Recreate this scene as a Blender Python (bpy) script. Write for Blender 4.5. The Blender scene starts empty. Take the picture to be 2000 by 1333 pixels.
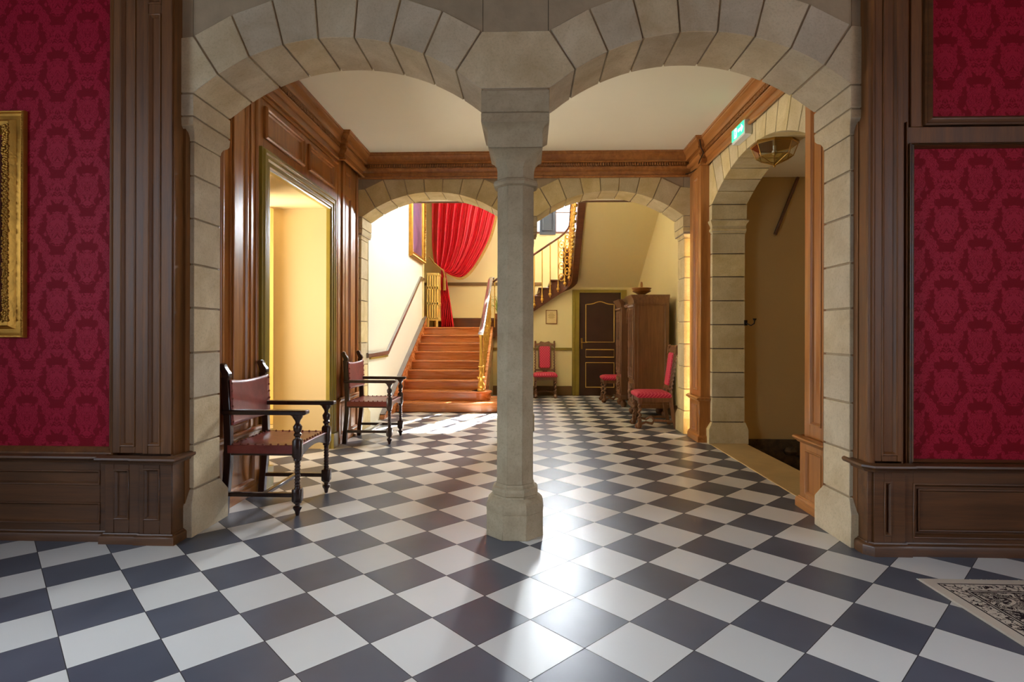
import bpy, bmesh, math, random
from mathutils import Vector, Matrix
random.seed(7)
PI = math.pi
C = bpy.context.scene.collection
SC = bpy.context.scene
# ------------------------------------------------------------ camera, world, sun, daylight, exposure
cd = bpy.data.cameras.new('camera'); cam = bpy.data.objects.new('camera', cd); C.objects.link(cam)
cd.sensor_width = 36.0; cd.lens = 1101.06 / 2000 * 36.0
cd.shift_x = (1000 - 992.23) / 2000; cd.shift_y = (652.45 - 666.5) / 2000
cd.clip_start = 0.05; cd.clip_end = 100
cam.matrix_world = Matrix.Translation((0, 0, 1.2306)) @ Matrix.Rotation(math.radians(2.034), 4, 'Z') @ Matrix.Rotation(PI / 2, 4, 'X') @ Matrix.Rotation(math.radians(0.133), 4, 'Z')
SC.camera = cam
SC.view_settings.view_transform = 'Standard'; SC.view_settings.look = 'None'
SC.view_settings.gamma = 1.0; SC.view_settings.use_curve_mapping = False
SC.view_settings.exposure = 1.7
w = bpy.data.worlds.new('world'); SC.world = w; w.use_nodes = True
bg = w.node_tree.nodes['Background']; bg.inputs[0].default_value = (0.72, 0.84, 1.0, 1); bg.inputs[1].default_value = 1.5
sd = bpy.data.lights.new('sun', 'SUN'); sd.energy = 45.0; sd.angle = math.radians(0.6); sd.color = (1.0, 0.95, 0.88)
sun = bpy.data.objects.new('sun', sd); C.objects.link(sun)
sun.rotation_euler = Vector((-1.80, -4.5, -4.15)).to_track_quat('-Z', 'Y').to_euler()
def area(name, loc, target, sx, sy, power, col=(0.85, 0.92, 1.0), spread=180):
    l = bpy.data.lights.new(name, 'AREA'); l.shape = 'RECTANGLE'; l.size = sx; l.size_y = sy; l.energy = power; l.color = col
    l.spread = math.radians(spread)
    o = bpy.data.objects.new(name, l); C.objects.link(o); o.location = loc
    o.rotation_euler = (Vector(target) - Vector(loc)).to_track_quat('-Z', 'Y').to_euler()
    return o
# daylight entering at the windows, and an added fill at front right
SKY = (0.70, 0.84, 1.0)
area('daylight_stair_window', (0.78, 12.85, 4.45), (-0.5, 5.5, 0.6), 1.3, 1.9, 340, (0.88, 0.94, 1.0), spread=150)
area('daylight_stair_window', (2.25, 9.2, 4.7), (-1.8, 9.2, 1.6), 1.5, 1.2, 50, SKY)
area('daylight_front_left_window', (-4.35, 0.6, 2.9), (-0.3, 1.9, 0.0), 2.2, 1.4, 7, SKY, spread=60)
area('daylight_front_right_window', (4.35, 0.0, 2.9), (0.6, 1.5, 0.0), 2.2, 1.4, 4, SKY, spread=60)  # added fill aimed at the floor; no window known on this side
area('daylight_side_room', (-4.6, 5.2, 1.4), (1.8, 5.3, 2.6), 2.6, 2.2, 84, (1.0, 0.95, 0.86), spread=95)

# ------------------------------------------------------------ mesh helpers
class MB:
    def __init__(s): s.v = []; s.f = []; s.T = None
    def vert(s, p):
        p = Vector(p)
        if s.T is not None: p = s.T(p)
        s.v.append(p); return len(s.v) - 1
    def add(s, vs, fs):
        b = len(s.v)
        for p in vs: s.vert(p)
        for f in fs: s.f.append([b + i for i in f])
    def box(s, x0, x1, y0, y1, z0, z1):
        s.add([(x0,y0,z0),(x1,y0,z0),(x1,y1,z0),(x0,y1,z0),(x0,y0,z1),(x1,y0,z1),(x1,y1,z1),(x0,y1,z1)],
              [(0,3,2,1),(4,5,6,7),(0,1,5,4),(1,2,6,5),(2,3,7,6),(3,0,4,7)])
    def prism(s, poly, a, b, axis='y'):
        """poly in the plane of the two other axes, extruded from a to b along axis"""
        def m(p, t):
            if axis == 'y': return (p[0], t, p[1])
            if axis == 'x': return (t, p[0], p[1])
            return (p[0], p[1], t)
        n = len(poly)
        s.add([m(p, a) for p in poly] + [m(p, b) for p in poly],
              [list(range(n)), list(range(2*n-1, n-1, -1))] + [(i, (i+1) % n + 0, (i+1) % n + n, i + n) for i in range(n)])
    def loft(s, rings, cap=True, closed=True):
        n = len(rings[0]); b = len(s.v)
        for r in rings:
            for p in r: s.vert(p)
        for k in range(len(rings) - 1):
            for i in range(n if closed else n - 1):
                j = (i + 1) % n
                s.f.append([b+k*n+i, b+k*n+j, b+(k+1)*n+j, b+(k+1)*n+i])
        if cap and closed:
            s.f.append([b+i for i in range(n)][::-1]); s.f.append([b+(len(rings)-1)*n+i for i in range(n)])
    def oct(s, cx, cy, levels):
        """levels (z, hx, hy, cut)"""
        R = []
        for z, hx, hy, c in levels:
            R.append([(cx-hx+c,cy-hy,z),(cx+hx-c,cy-hy,z),(cx+hx,cy-hy+c,z),(cx+hx,cy+hy-c,z),(cx+hx-c,cy+hy,z),(cx-hx+c,cy+hy,z),(cx-hx,cy+hy-c,z),(cx-hx,cy-hy+c,z)])
        s.loft(R)
    def rects(s, levels):
        """levels (z, x0, x1, y0, y1)"""
        s.loft([[(x0,y0,z),(x1,y0,z),(x1,y1,z),(x0,y1,z)] for z, x0, x1, y0, y1 in levels])
    def lathe(s, c, prof, n=20, a0=0, axis='z', sq=None):
        R = []
        for t, r in prof:
            ring = []
            for i in range(n):
                a = a0 + 2*PI*i/n; p = (r*math.cos(a), r*math.sin(a))
                if axis == 'z': ring.append((c[0]+p[0], c[1]+p[1], c[2]+t))
                elif axis == 'x': ring.append((c[0]+t, c[1]+p[0], c[2]+p[1]))
                else: ring.append((c[0]+p[0], c[1]+t, c[2]+p[1]))
            R.append(ring)
        s.loft(R)
    def twist(s, a, b, r, turns, n=10, m=None, e=0.38):
        """barley twist bar from a to b"""
        a = Vector(a); b = Vector(b); d = (b - a); L = d.length; d = d / L
        u = d.orthogonal().normalized(); v = d.cross(u)
        m = m or int(turns * 8); R = []
        for k in range(m + 1):
            t = k / m; ph = 2*PI*turns*t; f = min(1, t*12, (1-t)*12)
            cc = a + d*L*t + (u*math.cos(ph) + v*math.sin(ph)) * r*e*f
            R.append([cc + (u*math.cos(2*PI*i/n) + v*math.sin(2*PI*i/n)) * r*(1-0.25*f) for i in range(n)])
        s.loft(R)
    def tube(s, pts, r, n=8, ry=None, closed=False):
        pts = [Vector(p) for p in pts]; R = []; N = len(pts); prev = None
        for k, p in enumerate(pts):
            if closed: d = pts[(k+1) % N] - pts[k-1]
            else: d = pts[min(k+1, N-1)] - pts[max(k-1, 0)]
            d.normalize()
            if prev is None:
                u = d.cross(Vector((0,0,1)))
                if u.length < 1e-3: u = Vector((1,0,0))
                u.normalize()
            else:
                u = (prev - d*prev.dot(d)).normalized()
            prev = u; vv = u.cross(d).normalized()
            rr = r(k/(N-1)) if callable(r) else r; r2 = rr if ry is None else ry
            R.append([p + u*math.cos(2*PI*i/n)*rr + vv*math.sin(2*PI*i/n)*r2 for i in range(n)])
        if closed: R.append(R[0]); s.loft(R, cap=False)
        else: s.loft(R)
    def bar(s, a, b, w, h, up=(0,0,1)):
        a = Vector(a); b = Vector(b); d = (b-a).normalized(); up = Vector(up)
        u = d.cross(up).normalized(); v = u.cross(d).normalized()
        s.loft([[p+u*w/2+v*h/2, p-u*w/2+v*h/2, p-u*w/2-v*h/2, p+u*w/2-v*h/2] for p in (a, b)])
    def sweep(s, path, n, prof, closed=False):
        """prof (a,b): a to the left of the path in the plane with normal n, b along n; mitred"""
        P = [Vector(p) for p in path]; n = Vector(n).normalized(); N = len(P); R = []
        for k, p in enumerate(P):
            if closed or 0 < k < N-1:
                d0 = (P[k]-P[k-1]).normalized(); d1 = (P[(k+1) % N]-P[k]).normalized()
                l0 = n.cross(d0); l1 = n.cross(d1); l = l0 + l1; l = l / max(0.2, l.dot(l0))
            elif k == 0: l = n.cross((P[1]-P[0]).normalized())
            else: l = n.cross((P[-1]-P[-2]).normalized())
            R.append([p + l*a + n*b for a, b in prof])
        if closed: R.append(R[0]); s.loft(R, cap=False)
        else: s.loft(R)
    def ball(s, c, r, n=10, m=6, sz=1.0):
        s.lathe(c, [(r*sz*math.sin(-PI/2+PI*k/m), max(r*math.cos(-PI/2+PI*k/m), 1e-4)) for k in range(m+1)], n)
def obj(name, mb, mat, parent=None, bevel=0, smooth=35, loc=None, segs=1):
    me = bpy.data.meshes.new(name); me.from_pydata([tuple(v) for v in mb.v], [], mb.f)
    bm = bmesh.new(); bm.from_mesh(me); bmesh.ops.recalc_face_normals(bm, faces=bm.faces); bm.to_mesh(me); bm.free()
    o = bpy.data.objects.new(name, me); C.objects.link(o); me.materials.append(mat)
    if smooth:
        me.polygons.foreach_set('use_smooth', [True]*len(me.polygons)); me.set_sharp_from_angle(angle=math.radians(smooth))
    if bevel:
        b = o.modifiers.new('bevel', 'BEVEL'); b.width = bevel; b.segments = segs; b.limit_method = 'ANGLE'; b.angle_limit = math.radians(40)
        b.harden_normals = False
    if parent: o.parent = parent
    if loc: o.location = loc
    return o
def tag(o, label, cat, group=None):
    o['label'] = label; o['category'] = cat
    if group: o['group'] = group
    return o
def thing(name, label, cat, loc=(0,0,0), rz=0, group=None):
    o = bpy.data.objects.new(name, None); C.objects.link(o); o.empty_display_size = 0.1
    o.location = loc; o.rotation_euler = (0, 0, rz); return tag(o, label, cat, group)
def struct(name, mb, mat, parent=None, **k):
    o = obj(name, mb, mat, parent, **k); o['kind'] = 'structure'; return o
def dup(root, loc, rz, label, group=None):
    r = root.copy(); C.objects.link(r); r.location = loc; r.rotation_euler = (0, 0, rz); r['label'] = label
    for ch in list(root.children):
        c = ch.copy(); C.objects.link(c); c.parent = r
        for g in ch.children:
            d = g.copy(); C.objects.link(d); d.parent = c
    return r

# ------------------------------------------------------------ materials
def srgb(r, g, b):
    f = lambda c: (c/255/12.92) if c/255 <= 0.04045 else ((c/255+0.055)/1.055)**2.4
    return (f(r), f(g), f(b), 1)
class NT:
    def __init__(s, name):
        s.m = bpy.data.materials.new(name); s.m.use_nodes = True; s.t = s.m.node_tree; s.b = s.t.nodes['Principled BSDF']
    def n(s, typ, **k):
        nd = s.t.nodes.new(typ)
        for a, v in k.items(): setattr(nd, a, v)
        return nd
    def l(s, a, b): s.t.links.new(a, b)
    def math(s, op, a, b=None, c=None):
        nd = s.n('ShaderNodeMath', operation=op)
        for i, x in enumerate((a, b, c)):
            if x is None: continue
            if isinstance(x, (int, float)): nd.inputs[i].default_value = x
            else: s.l(x, nd.inputs[i])
        return nd.outputs[0]
    def mix(s, fac, a, b, blend='MIX'):
        nd = s.n('ShaderNodeMix', data_type='RGBA', blend_type=blend)
        for i, x in ((0, fac), (6, a), (7, b)):
            if isinstance(x, (int, float)): nd.inputs[i].default_value = x
            elif isinstance(x, tuple): nd.inputs[i].default_value = x
            else: s.l(x, nd.inputs[i])
        return nd.outputs[2]
    def coord(s, kind='Object', scale=(1,1,1), rot=(0,0,0), loc=(0,0,0)):
        tc = s.n('ShaderNodeTexCoord'); mp = s.n('ShaderNodeMapping')
        mp.inputs['Scale'].default_value = scale; mp.inputs['Rotation'].default_value = rot; mp.inputs['Location'].default_value = loc
        s.l(tc.outputs[kind], mp.inputs[0]); return mp.outputs[0]
    def noise(s, vec, scale, detail=4, rough=0.55, dist=0):
        nd = s.n('ShaderNodeTexNoise'); s.l(vec, nd.inputs['Vector']); nd.inputs['Scale'].default_value = scale
        nd.inputs['Detail'].default_value = detail; nd.inputs['Roughness'].default_value = rough; nd.inputs['Distortion'].default_value = dist
        return nd.outputs[0]
    def ramp(s, fac, *stops):
        nd = s.n('ShaderNodeValToRGB'); e = nd.color_ramp.elements
        while len(e) < len(stops): e.new(0.5)
        for i, (p, c) in enumerate(stops): e[i].position = p; e[i].color = c if isinstance(c, tuple) else (c, c, c, 1)
        s.l(fac, nd.inputs[0]); return nd.outputs[0]
    def bump(s, h, strength=0.3, dist=0.01):
        nd = s.n('ShaderNodeBump'); nd.inputs['Strength'].default_value = strength; nd.inputs['Distance'].default_value = dist
        s.l(h, nd.inputs['Height']); s.l(nd.outputs[0], s.b.inputs['Normal'])
    def set(s, col=None, rough=None, metal=None, spec=None, coat=None, coatr=None, sheen=None):
        def p(i, x):
            if x is None: return
            if hasattr(x, 'links'): s.l(x, s.b.inputs[i])
            else: s.b.inputs[i].default_value = x
        p('Base Color', col); p('Roughness', rough); p('Metallic', metal); p('Specular IOR Level', spec)
        p('Coat Weight', coat); p('Coat Roughness', coatr); p('Sheen Weight', sheen); return s.m
def wood(name, c1, c2, rough=0.32, axis='z', coat=0.4, gs=1.0):
    t = NT(name); sc = {'z': (9*gs, 9*gs, 0.55*gs), 'x': (0.55*gs, 9*gs, 9*gs), 'y': (9*gs, 0.55*gs, 9*gs)}[axis]
    v = t.coord('Object', sc); n1 = t.noise(v, 2.2, 6, 0.6, 0.6); n2 = t.noise(v, 16, 3, 0.6)
    f = t.math('ADD', t.math('MULTIPLY', n1, 0.8), t.math('MULTIPLY', n2, 0.25))
    col = t.ramp(f, (0.3, srgb(*c1)), (0.72, srgb(*c2)))
    v2 = t.coord('Object'); d = t.noise(v2, 1.3, 2)
    col = t.mix(t.ramp(d, (0.4, 0.0), (0.65, 0.25)), col, srgb(*[int(x*0.7) for x in c1]))
    t.bump(n2, 0.08, 0.002)
    return t.set(col, t.ramp(n1, (0.2, rough*0.85), (0.8, rough*1.25)), spec=0.5, coat=coat, coatr=0.18)
def plain(name, c, rough=0.5, metal=0, var=0.06, scale=3.0, bump=0.0, bscale=60, spec=0.5, coat=0.0):
    t = NT(name); v = t.coord('Object'); n = t.noise(v, scale, 4)
    a = srgb(*c); k = 1-var*2
    col = t.ramp(n, (0.3, (a[0]*k, a[1]*k, a[2]*k, 1)), (0.7, a))
    if bump: t.bump(t.noise(v, bscale, 3), bump, 0.004)
    return t.set(col, rough, metal, spec, coat)
def stone(name, c1, c2, island=True):
    t = NT(name); v = t.coord('Object'); n1 = t.noise(v, 3.5, 6, 0.65, 0.4); n2 = t.noise(v, 70, 5, 0.7); n3 = t.noise(v, 11, 4, 0.6)
    col = t.ramp(n1, (0.32, srgb(*c1)), (0.68, srgb(*c2)))
    col = t.mix(t.ramp(n2, (0.30, 0.3), (0.5, 0.0)), col, srgb(*[int(x*0.72) for x in c1]))
    if island:
        g = t.n('ShaderNodeNewGeometry'); hv = t.n('ShaderNodeHueSaturation')
        hv.inputs['Value'].default_value = 1
        t.l(t.math('MULTIPLY_ADD', g.outputs['Random Per Island'], 0.20, 0.88), hv.inputs['Value'])
        t.l(t.math('MULTIPLY_ADD', g.outputs['Random Per Island'], 0.25, 0.90), hv.inputs['Saturation'])
        t.l(col, hv.inputs['Color']); col = hv.outputs[0]
    t.bump(t.math('ADD', n2, t.math('MULTIPLY', n3, 0.7)), 0.5, 0.004)
    return t.set(col, 0.8, spec=0.25)
M = {}
M['stone'] = stone('limestone_blocks', (188, 168, 136), (216, 200, 170))
M['stone_warm'] = stone('warm_limestone_blocks', (196, 174, 126), (224, 206, 162))
M['column'] = stone('column_stone', (170, 152, 122), (198, 182, 150), False)
M['mortar'] = plain('mortar', (108, 90, 66), 0.9, var=0.15, scale=20, bump=0.3)
M['plaster'] = plain('rough_plaster', (176, 156, 126), 0.9, var=0.12, scale=5, bump=0.4, bscale=40)
M['threshold'] = plain('worn_tan_stone', (196, 166, 112), 0.45, var=0.12, scale=4)
M['wood'] = wood('varnished_oak', (138, 82, 34), (196, 130, 66), 0.30)
M['wood_h'] = wood('varnished_oak_horizontal', (138, 82, 34), (196, 130, 66), 0.30, 'y')
M['wood_x'] = wood('varnished_oak_crosswise', (138, 82, 34), (196, 130, 66), 0.30, 'x')
M['wood_dk'] = wood('brown_oak', (84, 50, 22), (138, 88, 42), 0.46, coat=0.0)
M['wood_dkx'] = wood('brown_oak_crosswise', (68, 42, 22), (116, 74, 38), 0.42, 'x', coat=0.1)
M['stairwood'] = wood('orange_stair_wood', (184, 104, 50), (222, 144, 80), 0.26, 'x')
M['string'] = wood('dark_string_wood', (84, 44, 22), (120, 68, 36), 0.3, 'x')
M['chairwood'] = wood('black_brown_chair_wood', (38, 20, 14), (62, 34, 24), 0.3, gs=3)
M['walnut'] = wood('carved_walnut', (104, 68, 42), (146, 100, 64), 0.4, gs=2)
M['cream'] = plain('cream_ceiling_paint', (242, 233, 206), 0.8, var=0.02, scale=1)
M['yellow'] = plain('pale_yellow_wall_paint', (238, 218, 158), 0.65, var=0.02, scale=1)
M['ochre'] = plain('ochre_reveal_paint', (218, 190, 132), 0.6, var=0.02, scale=1)
M['whitewall'] = plain('off_white_wall_paint', (240, 232, 206), 0.6, var=0.02, scale=1)  # same cream as the other walls, whitening by daylight put into the colour
M['tan'] = plain('tan_brown_wall_paint', (196, 164, 106), 0.7, var=0.04, scale=1)  # same yellow as the other walls, dimness of the passage put into the colour
M['olive'] = plain('olive_gold_door_paint', (158, 136, 52), 0.28, var=0.08, scale=6, coat=0.3)
M['gilt'] = plain('gilt', (196, 142, 56), 0.36, 0.75, var=0.15, scale=14, bump=0.3, bscale=50)
M['gold'] = plain('golden_metal_paint', (226, 176, 78), 0.3, 0.5, var=0.08, scale=20)
M['brass'] = plain('brass', (180, 140, 70), 0.3, 0.9)
M['darkmetal'] = plain('dark_metal', (40, 34, 30), 0.4, 0.7)
M['copper'] = plain('nail_copper', (176, 110, 96), 0.25, 0.5)
M['leather'] = plain('red_leather', (150, 70, 62), 0.40, var=0.18, scale=12, bump=0.15, bscale=90, coat=0.15)
M['radiator'] = plain('yellow_radiator_enamel', (236, 196, 104), 0.3, var=0.02)
M['doorbrown'] = plain('dark_brown_door_paint', (74, 48, 36), 0.35, var=0.1, scale=4)
M['doorline'] = plain('yellow_door_moulding_paint', (214, 176, 84), 0.4)
M['rail'] = plain('polished_handrail', (110, 96, 90), 0.14, 0.0, coat=0.8)
M['redcloth'] = plain('red_velvet_curtain', (206, 8, 26), 0.55, var=0.08, scale=6)
M['fringe'] = plain('gold_fringe', (190, 140, 62), 0.6, var=0.2, scale=60, bump=0.5, bscale=150)
M['leafm'] = plain('green_leaf', (150, 168, 62), 0.5, var=0.2, scale=20)
M['pot'] = plain('clay_pot', (150, 90, 56), 0.6)
M['paper'] = plain('notice_paper', (232, 204, 140), 0.6, var=0.02)
M['ink'] = plain('notice_print', (170, 126, 66), 0.7)
M['slate'] = plain('dark_slate_shutter_paint', (62, 70, 84), 0.4)
M['greywhite'] = plain('white_plastic', (226, 228, 222), 0.4, var=0.01)
M['bronze'] = plain('golden_brown_ceramic', (172, 120, 62), 0.35, 0.4, var=0.2, scale=14)
M['skirting'] = plain('brown_skirting_paint', (124, 92, 50), 0.4, var=0.06)
def emis(name, c, s):
    m = bpy.data.materials.new(name); m.use_nodes = True; b = m.node_tree.nodes['Principled BSDF']
    b.inputs['Base Color'].default_value = srgb(*c); b.inputs['Emission Color'].default_value = srgb(*c); b.inputs['Emission Strength'].default_value = s
    return m
M['exitgreen'] = emis('lit_green_sign', (40, 176, 120), 0.9)
M['exitwhite'] = emis('lit_white_pictogram', (225, 250, 235), 1.2)
def glass(name, c, rough=0.02, alpha=None):
    t = NT(name); t.b.inputs['Transmission Weight'].default_value = 1.0; t.b.inputs['IOR'].default_value = 1.05
    t.b.inputs['Base Color'].default_value = srgb(*c); t.b.inputs['Roughness'].default_value = rough; return t.m
def thinglass(name, c, refl):
    t = NT(name); a = t.n('ShaderNodeBsdfTransparent'); a.inputs[0].default_value = srgb(*c); g_ = t.n('ShaderNodeBsdfGlossy'); g_.inputs['Roughness'].default_value = .08
    x = t.n('ShaderNodeMixShader'); x.inputs[0].default_value = refl; t.l(a.outputs[0], x.inputs[1]); t.l(g_.outputs[0], x.inputs[2]); t.l(x.outputs[0], t.t.nodes['Material Output'].inputs[0]); return t.m
M['glass'] = thinglass('clear_glass', (246, 248, 244), .12); M['yglass'] = thinglass('amber_glass', (236, 218, 150), .2)
# floor tiles: 30 cm cement squares laid at 45 degrees
t = NT('checkered_cement_tiles')
v = t.coord('Object', (1/0.3,)*3)
sp = t.n('ShaderNodeSeparateXYZ'); t.l(v, sp.inputs[0])
X = t.math('ADD', sp.outputs[0], 2.109/0.3); Y = t.math('SUBTRACT', sp.outputs[1], 2.428/0.3)
k = math.sqrt(0.5)
A = t.math('SUBTRACT', t.math('MULTIPLY', X, k), t.math('MULTIPLY', Y, k)); B = t.math('ADD', t.math('MULTIPLY', X, k), t.math('MULTIPLY', Y, k))
fa = t.math('FLOOR', A); fb = t.math('FLOOR', B)
par = t.math('FLOORED_MODULO', t.math('ADD', fa, fb), 2.0)      # 0 dark, 1 light
cell = t.n('ShaderNodeCombineXYZ'); t.l(fa, cell.inputs[0]); t.l(fb, cell.inputs[1])
wn = t.n('ShaderNodeTexWhiteNoise'); t.l(cell.outputs[0], wn.inputs[0])
vo = t.coord('Object'); nz = t.noise(vo, 2.2, 3, 0.5)
dark = t.ramp(nz, (0.2, srgb(74, 77, 87)), (0.8, srgb(98, 101, 111))); light = t.ramp(nz, (0.2, srgb(212, 209, 202)), (0.8, srgb(220, 217, 210)))
col = t.mix(par, dark, light)
hv = t.n('ShaderNodeHueSaturation'); t.l(t.math('MULTIPLY_ADD', wn.outputs[0], 0.16, 0.92), hv.inputs['Value']); t.l(col, hv.inputs['Color'])
ga = t.math('PINGPONG', A, 0.5); gb = t.math('PINGPONG', B, 0.5)
g = t.math('LESS_THAN', t.math('MINIMUM', ga, gb), 0.0055)
col = t.mix(g, hv.outputs[0], srgb(60, 56, 54))
t.bump(t.math('SUBTRACT', t.math('MULTIPLY', t.noise(vo, 2.0, 2), 0.15), t.math('MULTIPLY', g, 0.3)), 0.12, 0.004)
rg = t.math('ADD', t.ramp(t.noise(vo, 2.5, 2, 0.5), (0.2, 0.31), (0.8, 0.37)), t.math('MULTIPLY', g, 0.4))
M['floor'] = t.set(col, rg, spec=0.42)
# damask: half-drop lattice of mirrored leafy motifs, raised satin on a matt ground
t = NT('red_damask_fabric'); PX, PZ = 0.37, 0.46
tc = t.n('ShaderNodeTexCoord'); sp = t.n('ShaderNodeSeparateXYZ'); t.l(tc.outputs['Object'], sp.inputs[0])
ux = t.math('DIVIDE', t.math('ADD', sp.outputs[0], 20.03), PX); uz = t.math('DIVIDE', t.math('ADD', sp.outputs[2], 10.1), PZ)
def motif(ox, oz):
    mx = t.math('PINGPONG', t.math('ADD', ux, ox), 0.5); fz = t.math('FRACT', t.math('ADD', uz, oz)); cz = t.math('SUBTRACT', fz, 0.5)
    cb = t.n('ShaderNodeCombineXYZ'); t.l(mx, cb.inputs[0]); t.l(fz, cb.inputs[1])
    nz = t.noise(cb.outputs[0], 9.0, 3, 0.6, 0.9)
    d = t.math('SQRT', t.math('ADD', t.math('POWER', t.math('MULTIPLY', mx, 1.0), 2.0), t.math('POWER', t.math('MULTIPLY', cz, 0.85), 2.0)))
    return d, nz, mx, cz
d1, n1, mx, cz = motif(0.0, 0.0); d2, n2, mx2, cz2 = motif(0.5, 0.5)
m1 = t.math('LESS_THAN', t.math('ADD', d1, t.math('MULTIPLY', t.math('SUBTRACT', n1, 0.5), 0.25)), 0.19)
m2 = t.math('LESS_THAN', t.math('ADD', d2, t.math('MULTIPLY', t.math('SUBTRACT', n2, 0.5), 0.25)), 0.19)
ring1 = t.math('LESS_THAN', t.math('ABSOLUTE', t.math('SUBTRACT', t.math('ADD', d1, t.math('MULTIPLY', t.math('SUBTRACT', n1, 0.5), 0.34)), 0.355)), 0.05)
ring2 = t.math('LESS_THAN', t.math('ABSOLUTE', t.math('SUBTRACT', t.math('ADD', d2, t.math('MULTIPLY', t.math('SUBTRACT', n2, 0.5), 0.34)), 0.355)), 0.05)
vein = t.math('GREATER_THAN', t.math('FRACT', t.math('MULTIPLY', n1, 9.0)), 0.25)
mask = t.math('MULTIPLY', t.math('MAXIMUM', t.math('MAXIMUM', m1, m2), t.math('MAXIMUM', ring1, ring2)), vein)
col = t.mix(mask, srgb(128, 2, 24), srgb(166, 18, 50))
fine = t.noise(tc.outputs['Object'], 400, 2)
t.bump(t.math('ADD', t.math('MULTIPLY', mask, 0.5), fine), 0.15, 0.001)
M['damask'] = t.set(col, t.math('MULTIPLY_ADD', mask, -0.14, 0.68), spec=0.2)
# chair upholstery: pink-red with a trellis of darker diamonds
t = NT('crimson_trellis_upholstery'); v = t.coord('Object', (22, 22, 22)); sp = t.n('ShaderNodeSeparateXYZ'); t.l(v, sp.inputs[0])
hz = t.math('ADD', sp.outputs[2], t.math('MULTIPLY', sp.outputs[0], 1.0))
a = t.math('PINGPONG', t.math('ADD', hz, sp.outputs[1]), 0.5); b = t.math('PINGPONG', t.math('SUBTRACT', hz, sp.outputs[1]), 0.5)
mk = t.math('LESS_THAN', t.math('MINIMUM', a, b), 0.1)
M['uphol'] = t.set(t.mix(mk, srgb(196, 26, 66), srgb(226, 92, 112)), 0.6)
# rug
t = NT('cream_and_black_rug'); v = t.coord('Object'); sp = t.n('ShaderNodeSeparateXYZ'); t.l(v, sp.inputs[0])
dx = sp.outputs[0]; dy = t.math('MULTIPLY', sp.outputs[1], -1.0); e = t.math('MINIMUM', dx, dy)
nz = t.noise(v, 17, 4, 0.65, 1.4); nb = t.noise(v, 46, 3, 0.6, 1.0)
field = t.math('LESS_THAN', t.math('ABSOLUTE', t.math('SUBTRACT', nz, 0.5)), 0.03)
field = t.math('MAXIMUM', field, t.math('GREATER_THAN', nz, 0.56))
bord = t.math('GREATER_THAN', nb, 0.54)
inb = t.math('MULTIPLY', t.math('GREATER_THAN', e, 0.062), t.math('LESS_THAN', e, 0.125))
inf = t.math('GREATER_THAN', e, 0.148)
def line(p, wd): return t.math('LESS_THAN', t.math('ABSOLUTE', t.math('SUBTRACT', e, p)), wd)
mk = t.math('ADD', t.math('MULTIPLY', bord, inb), t.math('MULTIPLY', field, inf))
mk = t.math('MINIMUM', t.math('ADD', t.math('ADD', mk, line(0.055, 0.004)), t.math('ADD', line(0.13, 0.004), line(0.144, 0.004))), 1.0)
col = t.mix(mk, srgb(206, 192, 172), srgb(40, 28, 30))
t.bump(t.noise(v, 300, 2), 0.4, 0.004)
M['rug'] = t.set(col, 0.95, spec=0.1)
# rough dark rubble at the stair foot, painted canvas
M['rubble'] = plain('rough_dark_render', (92, 72, 44), 0.9, var=0.35, scale=12, bump=0.8, bscale=18)
t = NT('oil_painting_canvas'); v = t.coord('Object'); n = t.noise(v, 1.6, 4, 0.5, 1.0)
M['canvas'] = t.set(t.ramp(n, (0.3, srgb(72, 50, 76)), (0.5, srgb(124, 84, 116)), (0.7, srgb(84, 76, 116))), 0.35)

# ------------------------------------------------------------ floor and shells
m = MB(); m.box(-5, 5, -3.5, 13.0, -0.2, 0)
# cut where the side stair goes down: floor in two pieces right of the threshold
m = MB(); m.box(-5.0, 2.44, -3.5, 13, -0.2, 0); m.box(2.44, 5.0, -3.5, 3.9, -0.2, 0); m.box(2.44, 5.0, 6.7, 13, -0.2, 0)
struct('floor', m, M['floor'], smooth=0)
m = MB(); m.box(2.035, 2.445, 4.2, 6.41, -0.05, 0.006); struct('trim_1', m, M['threshold'], smooth=0, bevel=0.004)
# front room: side and rear walls with window openings, ceiling
m = MB()
def wall_x(m, x0, x1, ya, yb, za, zb, holes):
    """wall slab between x0..x1 with rectangular holes (y0,y1,z0,z1)"""
    ys = sorted({ya, yb, *[h[0] for h in holes], *[h[1] for h in holes]})
    for a, b in zip(ys, ys[1:]):
        zz = [za]
        for h in sorted(holes, key=lambda q: q[2]):
            if h[0] <= a and b <= h[1]: zz += [h[2], h[3]]
        zz.append(zb)
        for i in range(0, len(zz), 2):
            if zz[i+1] > zz[i]: m.box(x0, x1, a, b, zz[i], zz[i+1])
def wall_y(m, y0, y1, xa, xb, za, zb, holes):
    xs = sorted({xa, xb, *[h[0] for h in holes], *[h[1] for h in holes]})
    for a, b in zip(xs, xs[1:]):
        zz = [za]
        for h in sorted(holes, key=lambda q: q[2]):
            if h[0] <= a and b <= h[1]: zz += [h[2], h[3]]
        zz.append(zb)
        for i in range(0, len(zz), 2):
            if zz[i+1] > zz[i]: m.box(a, b, y0, y1, zz[i], zz[i+1])
wall_x(m, -4.7, -4.5, -3.5, 3.35, 0, 3.9, [(-0.8, 1.4, 0.8, 3.4)]); struct('wall_front_room_left', m, M['wood_dk'], smooth=0)
m = MB(); wall_x(m, 4.5, 4.7, -3.5, 3.35, 0, 3.9, [(-1.7, 0.5, 0.8, 3.4)]); struct('wall_front_room_right', m, M['wood_dk'], smooth=0)
m = MB(); wall_y(m, -3.5, -3.3, -4.7, 4.7, 0, 3.9, []); struct('wall_rear', m, M['wood_dk'], smooth=0)
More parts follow.
